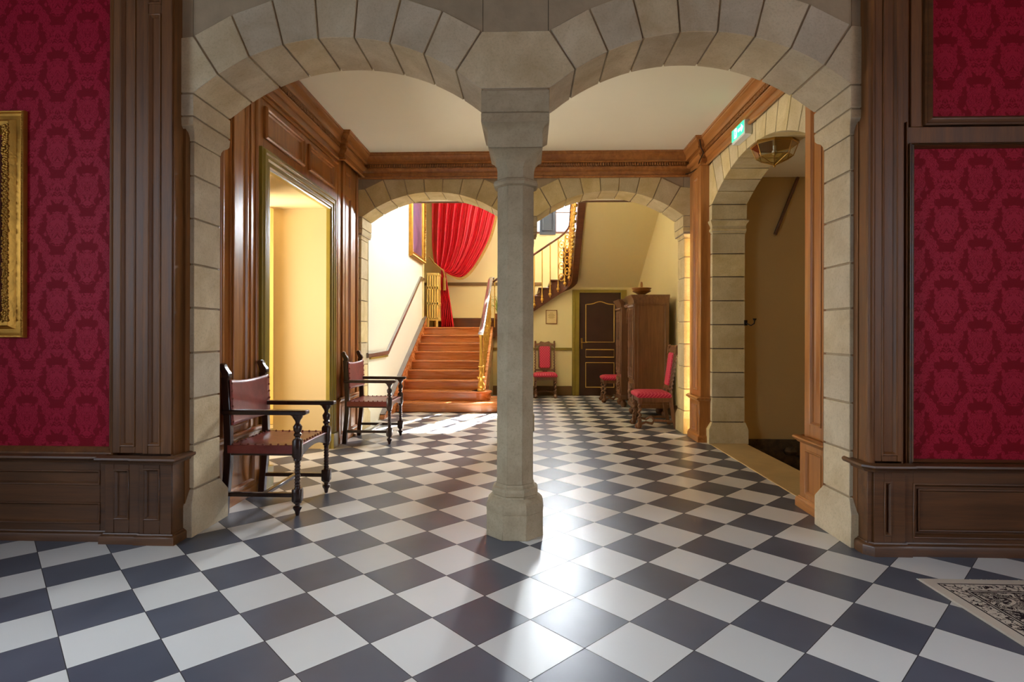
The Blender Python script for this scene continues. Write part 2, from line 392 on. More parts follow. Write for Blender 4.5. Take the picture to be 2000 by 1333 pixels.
m = MB(); m.box(-4.7, 4.7, -3.5, 3.4, 3.9, 4.05); struct('ceiling', m, M['wood_dk'], smooth=0)
# ceiling of the corridor bay
m = MB(); m.box(-2.3, 2.3, 3.7, 7.02, 3.47, 3.6); struct('ceiling_corridor', m, M['cream'], smooth=0)

# ------------------------------------------------------------ stone arcades
G = 0.0058                                      # half joint width
def voussoirs(ms, mm, c, half, zs, za, a0, a1, ztop, lim, T=None, n=7, stub=8.1, rout=0.275, dep=0.010, ends=(True, True), ringonly=False):
    """segmental arch: c centre, half span, zs springing, za apex; depth a0..a1; ztop mass top; lim = (left, right) outer limits"""
    rise = za - zs; R = (half*half + rise*rise)/(2*rise); zc = za - R; th = math.asin(half/R)
    st = math.radians(stub); P = lambda r, a: (c + r*math.sin(a), zc + r*math.cos(a))
    Ro = R + rout
    # mortar body behind the joints and plaster mass above
    N = 28; 
    for i in range(N):
        t0 = -th + 2*th*i/N; t1 = -th + 2*th*(i+1)/N; p0 = P(R+dep, t0); p1 = P(R+dep, t1)
        mm.prism([p0, p1, (p1[0], ztop), (p0[0], ztop)], a0+dep, a1-dep)
    js = [-th + st + (2*th-2*st)*i/n for i in range(n+1)]
    for i in range(n):
        t0, t1 = js[i], js[i+1]; g0, g1 = G/R, G/R
        k = 5; arc = [P(R, t0+g0 + (t1-t0-g0-g1)*q/k) for q in range(k+1)]
        o0 = P(Ro, t0 + G/Ro); o1 = P(Ro, t1 - G/Ro)
        ms.prism(arc + [o1, o0], a0, a1)
    return P, R, Ro, th, st, js
def springer(ms, P, R, Ro, th, st, xlim, side, a0, a1, zs, ztop=None):
    """side -1: left end of the arch, stone reaches out to xlim"""
    g = G/R; k = 3
    if side < 0: arc = [P(R, -th + (st-g)*q/k) for q in range(k+1)]; out = P(Ro, -th+st-G/Ro)
    else: arc = [P(R, th - (st-g)*q/k) for q in range(k+1)]; out = P(Ro, th-st+G/Ro)
    z1 = out[1] if ztop is None else ztop
    ms.prism([(xlim, zs+G)] + [(arc[0][0], zs+G)] + arc[1:] + [out, (xlim, out[1]-0.03)], a0, a1)
def arcade(y0, y1, arches, xl, xr, zs, za, ztop, matS, idx, name):
    ms = MB(); mm = MB(); info = []
    for (c, half) in arches:
        info.append(voussoirs(ms, mm, c, half, zs, za, y0, y1, ztop, None))
    # outer springers and the shared middle stone
    P, R, Ro, th, st, js = info[0]; springer(ms, P, R, Ro, th, st, xl, -1, y0, y1, zs)
    P2, R2, Ro2, th2, st2, js2 = info[1]; springer(ms, P2, R2, Ro2, th2, st2, xr, 1, y0, y1, zs)
    k = 3; arcA = [P(R, th - (st-G/R)*q/k) for q in range(k+1)]; outA = P(Ro, th-st+G/Ro)
    arcB = [P2(R2, -th2 + (st2-G/R2)*q/k) for q in range(k+1)]; outB = P2(Ro2, -th2+st2-G/Ro2)
    ms.prism([(arcA[0][0], zs+G), *arcA[1:], outA, outB, *arcB[:0:-1], (arcB[0][0], zs+G)], y0, y1)
    xa = arches[0][0] - arches[0][1]; xb = arches[0][0] + arches[0][1]; xc = arches[1][0] - arches[1][1]; xd = arches[1][0] + arches[1][1]
    D = 0.010
    for a, b in ((xl, xa), (xb, xc), (xd, xr)): mm.box(a + (D if a != xl else 0), b - (D if b != xr else 0), y0+D, y1-D, 2.47, ztop)
    # course under the springing, imposts, jambs, plinths
    zz = [0.28, 0.55, 0.83, 1.11, 1.385, 1.65, 1.93, 2.19, 2.40]
    dz = zs - 2.665
    for (xo, xi, sg) in ((xl, xa, 1), (xr, xd, -1)):
        a, b = min(xo, xi), max(xo, xi); ms.box(a, b, y0, y1, 2.535+dz, zs-G)
        q = 0.05*sg
        def R5(z, ins, dy): 
            s_ = xi - sg*ins; return (z, min(xo, s_), max(xo, s_), y0+dy, y1-dy)
        ms.rects([R5(2.40+dz, 0.030, 0.062), R5(2.42+dz, 0.028, 0.06), R5(2.445+dz, 0.02, 0.045), R5(2.46+dz, 0.008, 0.02), R5(2.475+dz, 0.003, 0.004), R5(2.535+dz-2*G, 0, 0)])
        for i in range(len(zz)-1): 
            s_ = xi - sg*0.032; ms.box(min(xo, s_), max(xo, s_), y0+0.065, y1-0.065, zz[i]+G, zz[i+1]+(dz if i == 7 else 0)-G)
        s_ = xi - sg*0.042; mm.box(min(xo, s_), max(xo, s_), y0+0.075, y1-0.075, 0.25, 2.47)
        s2 = xi - sg*0.012
        ms.rects([(0, min(xo, s2), max(xo, s2), y0+0.012, y1+0.005), (0.19, min(xo, s2), max(xo, s2), y0+0.012, y1+0.005),
                  (0.28-G, min(xo, xi-sg*0.032), max(xo, xi-sg*0.032), y0+0.065, y1-0.065)])
    o = struct(name, mm, M['plaster'], smooth=0)
    s = struct('trim_%d' % idx, ms, matS, bevel=0.0025, smooth=30)
    return o, s
arcade(3.30, 3.72, [(-1.14, 0.862), (0.985, 0.862)], -2.30, 2.10, 2.665, 2.985, 3.95, M['stone'], 2, 'wall_front_arcade')
arcade(7.00, 7.42, [(-1.185, 0.895), (1.005, 0.895)], -2.40, 2.30, 2.69, 3.00, 3.60, M['stone_warm'], 3, 'wall_middle_arcade')
def column(cy, cx, dz, label, y0, y1, xa, xb):
    t = thing('stone_column', label, 'column', (cx, cy, 0))
    def O(L): 
        mb = MB(); mb.oct(0, 0, [(z, h, h, h*0.5858) for z, h in L]); return mb
    obj('plinth', O([(0, .172), (.150, .172)]), M['column'], t, bevel=.004)
    obj('base_moulding', O([(.150, .170), (.158, .172), (.185, .174), (.205, .168), (.225, .150), (.236, .132), (.245, .128), (.252, .136), (.275, .140), (.290, .132), (.296, .118), (.305, .118), (.315, .112)]), M['column'], t, smooth=25)
    obj('shaft', O([(.315, .111), (2.13+dz, .111)]), M['column'], t, bevel=.003)
    obj('neck_ring', O([(2.128+dz, .113), (2.135+dz, .128), (2.150+dz, .136), (2.165+dz, .130), (2.175+dz, .114)]), M['column'], t, smooth=25)
    mb = MB(); hy = 0.17
    L = [(2.175, .112, .112, .0656), (2.23, .112, .112, .0656), (2.26, .116, .116, .062), (2.29, .125, .126, .050), (2.315, .140, .142, .030), (2.335, .158, .166, .004)]
    mb.oct(0, 0, [(z+dz, a, b, c) for z, a, b, c in L])
    obj('bell', mb, M['column'], t, smooth=40)
    mb = MB(); h2 = (xb-xa)/2; d2 = (y1-y0)/2
    def RR(z, a, b): return (z+dz, -a, a, -b, b)
    mb.rects([RR(2.337, .160, .170), RR(2.35, .163, .172), RR(2.43, .163, .172), RR(2.45, .170, .182), RR(2.468, .190, .200), RR(2.474, h2, d2), RR(2.527, h2, d2)])
    obj('abacus', mb, M['column'], t, smooth=30, bevel=.003)
    mb = MB(); mb.rects([RR(2.533, h2, d2), RR(2.66, h2, d2)]); obj('impost_block', mb, M['column'], t, bevel=.004)
    return t
column(3.51, -0.0785, 0, 'grey octagonal stone column in front, between the two near arches', 3.30, 3.72, -0.278, 0.123)
column(7.21, -0.09, 0.025, 'second octagonal stone column, almost hidden behind the front one', 7.0, 7.42, -0.29, 0.11)

# ------------------------------------------------------------ panelling helpers
MOULD = [(0, 0), (0, .020), (.006, .024), (.014, .022), (.018, .014), (.026, .012), (.030, .004), (.036, 0)]
def frame_on(m, rect, org, sdir, nrm, prof=MOULD):
    """rectangular moulding on a wall; rect (s0,s1,z0,z1); profile a goes inwards"""
    s0, s1, z0, z1 = rect; org = Vector(org); sd_ = Vector(sdir); zz = Vector((0,0,1)); n = Vector(nrm)
    pts = [org + sd_*s0 + zz*z0, org + sd_*s1 + zz*z0, org + sd_*s1 + zz*z1, org + sd_*s0 + zz*z1]
    if n.cross(sd_).dot(zz) < 0: pts = pts[::-1]
    m.sweep(pts, n, prof, closed=True)
def recess_board(m, axis, d0, d1, s0, s1, z0, z1, panels):
    """a board d0..d1 thick with rectangular recesses right through (panels), s along the wall"""
    if axis == 'x': wall_x(m, d0, d1, s0, s1, z0, z1, panels)
    else: wall_y(m, d0, d1, s0, s1, z0, z1, panels)
def frames(m, axis, d, sgn, panels, prof=None):
    prof = prof or [(-.002, -.018), (-.002, .006), (.006, .008), (.010, .002), (.014, -.002), (.018, -.010), (.022, -.018)]
    for (s0, s1, z0, z1) in panels:
        if axis == 'x': frame_on(m, (s0, s1, z0, z1), (d, 0, 0), (0, 1, 0), (sgn, 0, 0), prof)
        else: frame_on(m, (s0, s1, z0, z1), (0, d, 0), (1, 0, 0), (0, sgn, 0), prof)

# ------------------------------------------------------------ front wall left of the arches
m = MB(); m.box(-4.6, -2.06, 3.32, 3.7, 0, 3.95); struct('wall_front_left', m, M['wood_dk'], smooth=0)
m = MB(); m.box(1.90, 4.6, 3.32, 3.7, 0, 3.95); struct('wall_front_right', m, M['wood_dk'], smooth=0)
m = MB(); m.box(-4.5, -2.47, 3.285, 3.33, .52, 3.9); o = struct('trim_4', m, M['damask'], smooth=0); 
# pilaster group left
def pilaster_y(m, x0, x1, yb, yf, ztop, zr=0.5, panels=None, base=0.07):
    """pilaster on a wall facing -y; yb back, yf front"""
    up = panels or []
    recess_board(m, 'y', yf, yf+.02, x0, x1, zr+.02, ztop, up); m.box(x0, x1, yf+.012, yb, zr+.02, ztop)
    frames(m, 'y', yf+.001, -1, up)
m = MB()
pL = [(-2.405, -2.315, .56, 3.6)]; pR = [(-2.225, -2.150, .57, 3.10), (-2.225, -2.150, 3.16, 3.6)]
pilaster_y(m, -2.452, -2.262, 3.34, 3.245, 3.9, panels=pL)
pilaster_y(m, -2.258, -2.082, 3.34, 3.225, 3.9, panels=pR)
m.box(-2.095, -2.076, 3.232, 3.42, .5, 3.9)
struct('trim_5', m, M['wood_dk'], bevel=.003)
# pedestals, wainscot, chair rail, base left
m = MB()
pp = [(-2.42, -2.33, .14, .43)]; recess_board(m, 'y', 3.215, 3.235, -2.475, -2.262, .06, .48, pp); m.box(-2.475, -2.262, 3.228, 3.34, .0, .48); frames(m, 'y', 3.216, -1, pp)
pp = [(-2.235, -2.14, .14, .44)]; recess_board(m, 'y', 3.205, 3.225, -2.262, -2.07, .06, .48, pp); m.box(-2.262, -2.07, 3.218, 3.34, .0, .48); frames(m, 'y', 3.206, -1, pp)
m.box(-2.085, -2.066, 3.21, 3.36, 0, .48)
pp = [(-4.2, -3.5, .33, .415), (-4.2, -3.5, .10, .225), (-3.4, -2.53, .33, .415), (-3.4, -2.53, .10, .225)]
recess_board(m, 'y', 3.25, 3.268, -4.5, -2.475, .04, .48, pp); m.box(-4.5, -2.475, 3.26, 3.34, 0, .48); frames(m, 'y', 3.251, -1, pp)
struct('trim_6', m, M['wood_dkx'], bevel=.0025)
RAIL = [(0, -.035), (.012, -.035), (.020, -.022), (.030, -.018), (.038, -.006), (.036, .004), (.026, .010), (.008, .014), (0, .014)]
BASE = [(0, 0), (.028, 0), (.028, .055), (.022, .066), (.010, .072), (.006, .08), (0, .08)]
m = MB(); path = [(-2.066, 3.38, .5), (-2.066, 3.205, .5), (-2.262, 3.205, .5), (-2.262, 3.215, .5), (-2.475, 3.215, .5), (-2.475, 3.25, .5), (-4.5, 3.25, .5)]
m.sweep([Vector(p) for p in path], (0,0,1), [(a, b) for a, b in RAIL][::1]); 
struct('trim_7', m, M['wood_dkx'])
m = MB(); m.sweep([Vector((x, y, 0)) for x, y, z in path], (0,0,1), [(a*.8, b*.75) for a, b in BASE]); struct('baseboard_front_left', m, M['wood_dkx'])
# frame strip round the left fabric
m = MB(); frame_on(m, (-4.5, -2.452, .505, 3.9), (0, 3.285, 0), (1,0,0), (0,-1,0), [(0, 0), (0, .036), (.008, .040), (.016, .034), (.022, .036), (.032, .022), (.040, .014), (.046, 0)])
struct('trim_8', m, M['wood_dk'])
# right side of the arches
m = MB(); m.box(2.15, 4.5, 3.262, 3.33, .5, 2.30); struct('trim_9', m, M['damask'], smooth=0)
m = MB(); m.box(2.25, 4.5, 3.275, 3.33, 2.46, 3.9); struct('trim_10', m, M['damask'], smooth=0)
m = MB()
pr = [(1.978, 2.062, .555, 3.6)]
pilaster_y(m, 1.935, 2.092, 3.36, 3.225, 3.9, panels=pr)
m.box(1.905, 1.935, 3.235, 3.42, .5, 3.9)
m.tube([(1.925, 3.24, .5), (1.925, 3.24, 3.9)], .022, 12)
m.box(2.092, 2.16, 3.262, 3.34, .5, 3.9)                               # recess beside the fabric frame
m.box(2.092, 2.106, 3.238, 3.28, .5, 3.9); m.box(2.122, 2.134, 3.245, 3.28, .5, 2.43)
m.box(2.13, 4.5, 3.248, 3.34, 2.29, 2.40)
m.box(2.15, 2.215, 3.248, 3.34, 2.40, 3.9)
struct('trim_11', m, M['wood_dk'], bevel=.003)
m = MB()
FR = [(0, -.01), (0, .016), (.006, .020), (.012, .014), (.018, .020), (.028, .024), (.034, .018), (.040, .006), (.044, -.01)]
frame_on(m, (2.135, 4.5, .505, 2.305), (0, 3.248, 0), (1,0,0), (0,-1,0), [(a*.6, b) for a, b in FR])
frame_on(m, (2.215, 4.5, 2.405, 3.9), (0, 3.248, 0), (1,0,0), (0,-1,0), [(a*1.25, b) for a, b in FR])
struct('trim_12', m, M['wood_dkx'])
m = MB()
pp = [(1.985, 2.025, .11, .41)]
recess_board(m, 'y', 3.213, 3.233, 1.93, 2.10, .05, .48, pp); m.box(1.93, 2.10, 3.226, 3.36, 0, .48); frames(m, 'y', 3.214, -1, pp)
m.box(1.902, 1.93, 3.225, 3.44, 0, .48)
pp = [(2.15, 3.6, .095, .40)]
recess_board(m, 'y', 3.225, 3.250, 2.10, 4.5, .05, .48, pp); m.box(2.10, 4.5, 3.242, 3.36, 0, .48); frames(m, 'y', 3.226, -1, pp)
frames(m, 'y', 3.24, -1, [(2.185, 3.56, .13, .365)])
struct('trim_13', m, M['wood_dkx'], bevel=.0025)
path = [(4.5, 3.225, .5), (2.10, 3.225, .5), (2.10, 3.213, .5), (1.93, 3.213, .5), (1.902, 3.24, .5), (1.902, 3.42, .5)]
m = MB(); m.sweep([Vector(p) for p in path], (0,0,1), RAIL); struct('trim_14', m, M['wood_dkx'])
m = MB(); m.sweep([Vector((x, y, 0)) for x, y, z in path], (0,0,1), [(a*.9, b*.9) for a, b in BASE]); struct('baseboard_front_right', m, M['wood_dkx'])

# ------------------------------------------------------------ corridor left wall (wood) with door opening
XL = -2.14
m = MB(); wall_x(m, XL-.58, XL, 3.72, 7.02, 0, 3.55, [(4.52, 5.93, -0.01, 2.56)]); struct('wall_left', m, M['ochre'], smooth=0)
m = MB(); wall_x(m, XL-.001, XL+.012, 3.72, 7.0, 0, 3.47, [(4.52, 5.93, -0.01, 2.56)])
up = [(4.46, 5.24, 2.80, 3.06), (5.36, 6.06, 2.80, 3.06)]
m2 = MB()
BIG = [(0, 0), (0, .020), (.010, .034), (.022, .030), (.030, .018), (.040, .016), (.046, .004), (.05, 0)]
for r in up: frame_on(m, r, (XL+.012, 0, 0), (0,1,0), (1,0,0), BIG)
# near pilaster group
m.box(XL, XL+.018, 3.76, 3.86, .5, 3.2); m.tube([(XL+.018, 3.815, .5), (XL+.018, 3.815, 3.2)], .025, 12)
m.box(XL, XL+.030, 3.93, 4.17, .5, 3.2); frame_on(m, (3.945, 4.155, .56, 3.12), (XL+.030, 0, 0), (0,1,0), (1,0,0), [(0,0),(0,.014),(.012,.016),(.022,.006),(.026,0)])
m.box(XL, XL+.022, 4.24, 4.30, .5, 3.2); m.tube([(XL+.022, 4.32, .5), (XL+.022, 4.32, 3.2)], .018, 10)
# far pilaster group
rb = [(6.42, 6.62, .56, 2.82), (6.42, 6.62, 2.94, 3.10)]
m.box(XL, XL+.018, 6.22, 6.30, .5, 3.2)
recess_board(m, 'x', XL+.014, XL+.034, 6.34, 6.72, .5, 3.2, rb); m.box(XL, XL+.020, 6.34, 6.72, .5, 3.2); frames(m, 'x', XL+.033, 1, rb)
m.box(XL, XL+.022, 6.76, 6.84, .5, 3.2); m.tube([(XL+.022, 6.88, .5), (XL+.022, 6.88, 3.2)], .02, 10)
struct('trim_15', m, M['wood'], bevel=.002)
# dado of the left wall
m = MB()
for (a, b, dd) in ((3.76, 4.36, .036), (6.2, 6.92, .045)):
    pn = [(a+.07, b-.09, .10, .41)]
    if b-a > .65: pn = [(a+.06, a+.33, .10, .41), (a+.40, b-.06, .10, .41)]
    recess_board(m, 'x', XL+dd-.02, XL+dd, a, b, .0, .49, pn); m.box(XL, XL+dd-.014, a, b, 0, .49); frames(m, 'x', XL+dd-.001, 1, pn)
struct('trim_16', m, M['wood'], bevel=.002)
m = MB()
for (a, b, dd) in ((3.74, 4.37, .036), (6.19, 6.94, .045)):
    m.sweep([Vector((XL+dd, a, .5)), Vector((XL+dd, b, .5))][::-1], (0,0,1), [(x*.6, y) for x, y in RAIL])
    m.sweep([Vector((XL+dd, a, 0)), Vector((XL+dd, b, 0))][::-1], (0,0,1), [(x*.4, y) for x, y in BASE])
struct('trim_17', m, M['wood_h'])
# cornice round the bay
CORN = [(0, -.31), (.018, -.31), (.026, -.302), (.026, -.288), (.016, -.28), (.006, -.276), (.006, -.232), (.018, -.228), (.036, -.212), (.044, -.196), (.044, -.182), (.022, -.178), (.022, -.134), (.058, -.130), (.062, -.112), (.050, -.106), (.054, -.084), (.068, -.058), (.088, -.040), (.090, -.026), (.100, -.022), (.100, 0), (0, 0)]
cp = [(XL+.012, 3.72), (XL+.012, 6.22), (XL+.085, 6.22), (XL+.085, 6.90), (XL+.012, 6.90), (XL+.012, 7.0), (2.06, 7.0), (2.06, 6.92), (1.975, 6.92), (1.975, 6.50), (2.04, 6.50), (2.04, 3.72)]
def dedup(P): return P
m = MB(); m.sweep([Vector((x, y, 3.47)) for x, y in cp][::-1], (0,0,1), CORN)
for y in [3.8 + .03*i for i in range(79)]:
    m.box(XL+.02, XL+.058, y, y+.016, 3.300, 3.334); 
for y in [3.8 + .03*i for i in range(88)]:
    m.box(1.992, 2.03, y, y+.016, 3.300, 3.334)
for x in [-2.0 + .03*i for i in range(131)]:
    m.box(x, x+.016, 6.955, 6.985, 3.300, 3.334)
struct('trim_18', m, M['wood_h'], smooth=20)
m = MB(); m.sweep([Vector((XL+.012, 6.2, 3.12)), Vector((XL+.012, 4.36, 3.12))], (0,0,1), [(0, -.012), (.014, -.01), (.018, 0), (.014, .012), (0, .016)]); struct('trim_19', m, M['wood_h'])
# door casing in olive gold
m = MB(); prof = [(0, 0), (0, .030), (.014, .034), (.022, .048), (.040, .050), (.050, .040), (.060, .044), (.080, .044), (.092, .030), (.104, .034), (.128, .034), (.138, .022), (.154, .020), (.154, -.02), (.142, -.02), (.142, 0)]
P3 = [Vector((XL+.012, 4.372, 0)), Vector((XL+.012, 4.372, 2.71)), Vector((XL+.012, 6.08, 2.71)), Vector((XL+.012, 6.08, 0))]
m.sweep(P3[::-1], (1,0,0), prof)
m.box(XL+.0, XL+.075, 4.36, 4.515, 0, .16); m.box(XL, XL+.075, 5.935, 6.09, 0, .16)
d1 = struct('door_1', m, M['olive'], bevel=.001)
m = MB(); m.box(-2.80, -2.76, 4.55, 5.32, .02, 2.5)
dl = struct('door_leaf', m, M['wood_dk'], d1, bevel=.003)
m = MB(); m.box(-2.80, -2.765, 5.80, 5.93, 0, 2.54); 
for z in (.25, 1.25, 2.3): m.tube([(-2.75, 5.88, z), (-2.75, 5.88, z+.12)], .012, 8)
struct('door_hinge', m, M['wood_dk'], d1)
# room beyond the door
m = MB(); m.box(-4.85, -4.75, 3.0, 7.6, 0, 3.2); m.box(-4.8, -2.6, 7.5, 7.6, 0, 3.2); m.box(-4.8, -2.6, 3.72, 3.8, 0, 3.2); struct('wall_side_room', m, M['yellow'], smooth=0)
m = MB(); m.box(-4.8, -2.58, 3.6, 7.6, 3.0, 3.1); struct('ceiling_side_room', m, M['cream'], smooth=0)

# ------------------------------------------------------------ corridor right wall: stone with a wide side arch, wood pilasters
XR = 2.06
ms = MB(); mm = MB()
swap = lambda p: Vector((p.y, p.x, p.z)); ms.T = swap; mm.T = swap      # build in a frame where local y is world x
P, R, Ro, th, st, js = voussoirs(ms, mm, 5.305, 1.105, 2.69, 2.985, XR, 2.45, 3.5, None, n=9, stub=5.5, rout=.42)
springer(ms, P, R, Ro, th, st, 6.60, 1, XR, 2.45, 2.69); springer(ms, P, R, Ro, th, st, 3.80, -1, XR, 2.45, 2.69)
zz = [0.24, .52, .80, 1.07, 1.34, 1.61, 1.88, 2.14, 2.37]
for (a, b, ins) in ((6.41, 6.60, 1), (3.75, 4.20, -1)):
    mm.box(a+(.04 if ins > 0 else 0), b-(.04 if ins < 0 else 0), XR+.025, 2.43, .2, 2.5); mm.box(a+(.01 if ins > 0 else 0), b-(.01 if ins < 0 else 0), XR+.01, 2.44, 2.5, 3.5)
    e = a if ins > 0 else b; f = b if ins > 0 else a
    for i in range(8): 
        p = sorted((e+ins*.03, f)); ms.box(p[0], p[1], XR+.015, 2.44, zz[i]+G, zz[i+1]-G)
    L = []
    for z, i_, dx in ((2.37, .03, .015), (2.385, .03, .015), (2.395, .012, 0), (2.42, .010, 0), (2.425, .025, .01), (2.45, .025, .01), (2.47, .006, 0), (2.50, -.012, -.015), (2.515, -.012, -.015)):
        p = sorted((e+ins*i_, f)); L.append((z, p[0], p[1], XR+dx, 2.45+(0.02 if i_ < 0 else 0)))
    ms.rects(L)
    p = sorted((e, f)); ms.box(p[0], p[1], XR, 2.45, 2.515+G, 2.69-G)
    L = []
    for z, i_, dx in ((0, -.01, -.03), (.16, -.01, -.03), (.235, .03, .015)):
        p = sorted((e+ins*i_, f)); L.append((z, p[0], p[1], XR+dx, 2.45 if z > .2 else 2.47))
    ms.rects(L)
struct('wall_right', mm, M['mortar'], smooth=0); struct('trim_20', ms, M['stone_warm'], bevel=.0025, smooth=30)
# wood pilasters: near (beside the front arcade) and far (beside the middle arcade)
m = MB()
rb = [(3.87, 4.02, .60, 3.0)]
recess_board(m, 'x', 1.975, 1.995, 3.74, 4.10, .5, 3.2, rb); m.box(1.99, 2.08, 3.74, 4.10, .5, 3.2); frames(m, 'x', 1.976, -1, rb)
rb = [(6.60, 6.78, .58, 3.06)]
recess_board(m, 'x', 1.965, 1.985, 6.50, 6.86, .5, 3.2, rb); m.box(1.98, 2.08, 6.50, 6.86, .5, 3.2); frames(m, 'x', 1.966, -1, rb)
m.box(1.985, 2.08, 6.87, 7.0, .5, 3.2)
for (a, b) in ((3.74, 4.115), (6.49, 6.87)):
    rb = [(a+.08, b-.08, .11, .42)]
    recess_board(m, 'x', 1.950, 1.970, a, b, .05, .49, rb); m.box(1.965, 2.08, a, b, 0, .49); frames(m, 'x', 1.951, -1, rb)
struct('trim_21', m, M['wood'], bevel=.002)
m = MB()
for (a, b) in ((3.74, 4.115), (6.49, 6.87)):
    pth = [Vector((1.95, 3.73 if a < 5 else 6.97, .5)), Vector((1.95, b, .5)), Vector((2.09, b, .5))]
    if a > 5: pth = [Vector((2.06, a, .5)), Vector((1.95, a, .5)), Vector((1.95, b, .5)), Vector((1.985, b, .5)), Vector((1.985, 6.99, .5))]
    else: pth = [Vector((1.95, 3.73, .5)), Vector((1.95, b, .5)), Vector((2.06, b, .5))]
    m.sweep(pth, (0,0,1), [(x, y) for x, y in RAIL]); m.sweep([Vector((p.x, p.y, 0)) for p in pth], (0,0,1), [(x*.8, y) for x, y in BASE])
struct('trim_22', m, M['wood_h'])
# stair passage behind the side arch
m = MB(); m.box(2.44, 4.6, 6.62, 6.75, -1.6, 3.3); m.box(4.0, 4.1, 3.8, 6.7, -1.6, 3.3); m.box(2.44, 4.6, 3.72, 3.85, -1.6, 3.3); struct('wall_passage', m, M['tan'], smooth=0)
m = MB(); m.box(2.45, 4.2, 3.8, 6.65, 3.05, 3.15); struct('ceiling_passage', m, M['cream'], smooth=0)
m = MB(); m.box(2.46, 4.0, 6.585, 6.63, -1.6, .02)
for i in range(60):
    x = 2.47 + random.random()*1.5; z = -.8 + random.random()*.78; r = .03 + random.random()*.05
    m.ball((x, 6.59, z), r, 7, 4, .7)
struct('trim_23', m, M['rubble'])
m = MB(); st_ = [(2.44, 0)]
for i in range(8): m.box(2.44+.22*i, 2.66+.22*i, 3.85, 6.6, -1.7, -.16*(i+1))
struct('trim_24', m, M['threshold'], smooth=0)
m = MB(); m.bar((2.84, 6.60, 2.38), (3.10, 6.60, 3.04), .03, .035, (0,1,0)); tag(obj('wall_strip', m, M['string'], bevel=.003), 'thin dark red sloping strip on the brown passage wall', 'trim strip')

# ------------------------------------------------------------ stair hall
HT = 5.7
m = MB(); m.box(-2.3, -2.12, 7.42, 11.32, 0, HT); struct('wall_stair_left', m, M['whitewall'], smooth=0)
m = MB(); wall_y(m, 12.5, 12.7, -4.0, 3.0, 0, HT, [(.15, 1.35, 3.45, 5.3)]); struct('wall_stair_back', m, M['yellow'], smooth=0)
m = MB(); m.box(-4.0, -3.9, 11.3, 12.5, 0, HT); m.box(-4.0, -2.1, 11.22, 11.32, 0, HT); struct('wall_landing_left', m, M['yellow'], smooth=0)
m = MB(); wall_x(m, 2.18, 2.4, 7.42, 12.5, 0, HT, [(8.4, 10.0, 4.1, 5.35)]); struct('wall_stair_right', m, M['yellow'], smooth=0)
m = MB(); m.box(-4.0, 3.0, 7.4, 12.7, HT, HT+.1); struct('ceiling_stair_hall', m, M['cream'], smooth=0)
m = MB(); m.box(-2.3, 2.3, 7.40, 7.95, 3.10, 3.2); m.box(-2.3, 2.3, 7.40, 7.95, 3.19, HT); struct('wall_gallery', m, M['cream'], smooth=0)
m = MB(); m.box(-2.12, 2.18, 7.93, 7.975, 3.085, 3.13); struct('trim_25', m, M['string'], bevel=.004)
# door wall under the upper flight
m = MB()
zb = lambda x: 1.10 + .669*(x+.75)
def strip(x0, x1, zlo, zf):
    m.prism([(x0, zlo), (x1, zlo), (x1, zf(x1)), (x0, zf(x0))], 11.30, 11.42)
strip(-.72, .72, 0, lambda x: zb(x)+.02); strip(.72, 1.02, 0, lambda x: 2.6); strip(1.02, 1.84, 2.056, lambda x: 2.6); strip(1.84, 2.2, 0, lambda x: 2.6)
struct('wall_under_stairs', m, M['yellow'], smooth=0)
m = MB(); m.sweep([Vector((.87, 11.30, .93)), Vector((-.70, 11.30, .93))][::-1], (0,0,1), [(0,-.03),(.02,-.03),(.032,-.01),(.032,.02),(.012,.03),(0,.03)][::1])
m = MB(); m.box(-.70, .875, 11.272, 11.30, .90, .955); m.box(2.155, 2.18, 7.45, 11.3, .90, .955); struct('trim_26', m, M['olive'], bevel=.008)
m = MB(); m.box(-.70, .875, 11.275, 11.30, 0, .19); m.box(2.155, 2.18, 7.45, 11.3, 0, .19); struct('baseboard_hall', m, M['skirting'], bevel=.006)
m = MB(); m.box(-2.1, -.5, 12.47, 12.5, 1.36, 1.58); struct('baseboard_landing', m, M['string'], bevel=.006)
m = MB(); m.box(-3.9, .3, 12.465, 12.5, 2.30, 2.37); struct('trim_27', m, M['skirting'], bevel=.01)
# hall door
m = MB()
m.box(.877, 1.02, 11.25, 11.33, 0, 2.11); m.box(1.84, 1.955, 11.25, 11.33, 0, 2.11); m.box(1.02, 1.84, 11.25, 11.33, 2.052, 2.11)
m.box(.90, .94, 11.238, 11.26, 0, 2.09)
d2 = struct('door_2', m, M['olive'], bevel=.006)
m = MB(); m.box(1.02, 1.84, 11.285, 11.32, 0, 2.055); struct('door_panel', m, M['doorbrown'], d2)
m = MB()
def bead(pts, closed=True): m.tube([(x, 11.283, z) for x, z in pts], .011, 6, closed=closed)
top = [(1.15 + .56*i/16, 1.82 + .035*math.exp(-((i/16-.5)/.22)**2)*1.6) for i in range(17)]
bead([(1.15, 1.07)] + top + [(1.71, 1.07)]); bead([(1.15, .77), (1.15, .92), (1.71, .92), (1.71, .77)]); bead([(1.15, .17), (1.15, .66), (1.71, .66), (1.71, .17)])
struct('door_moulding', m, M['doorline'], d2)
m = MB(); m.box(1.05, 1.088, 11.272, 11.287, .93, 1.15); m.tube([(1.069, 11.28, 1.06), (1.069, 11.235, 1.06), (1.17, 11.23, 1.062)], .010, 8); struct('door_handle', m, M['brass'], d2, bevel=.003)
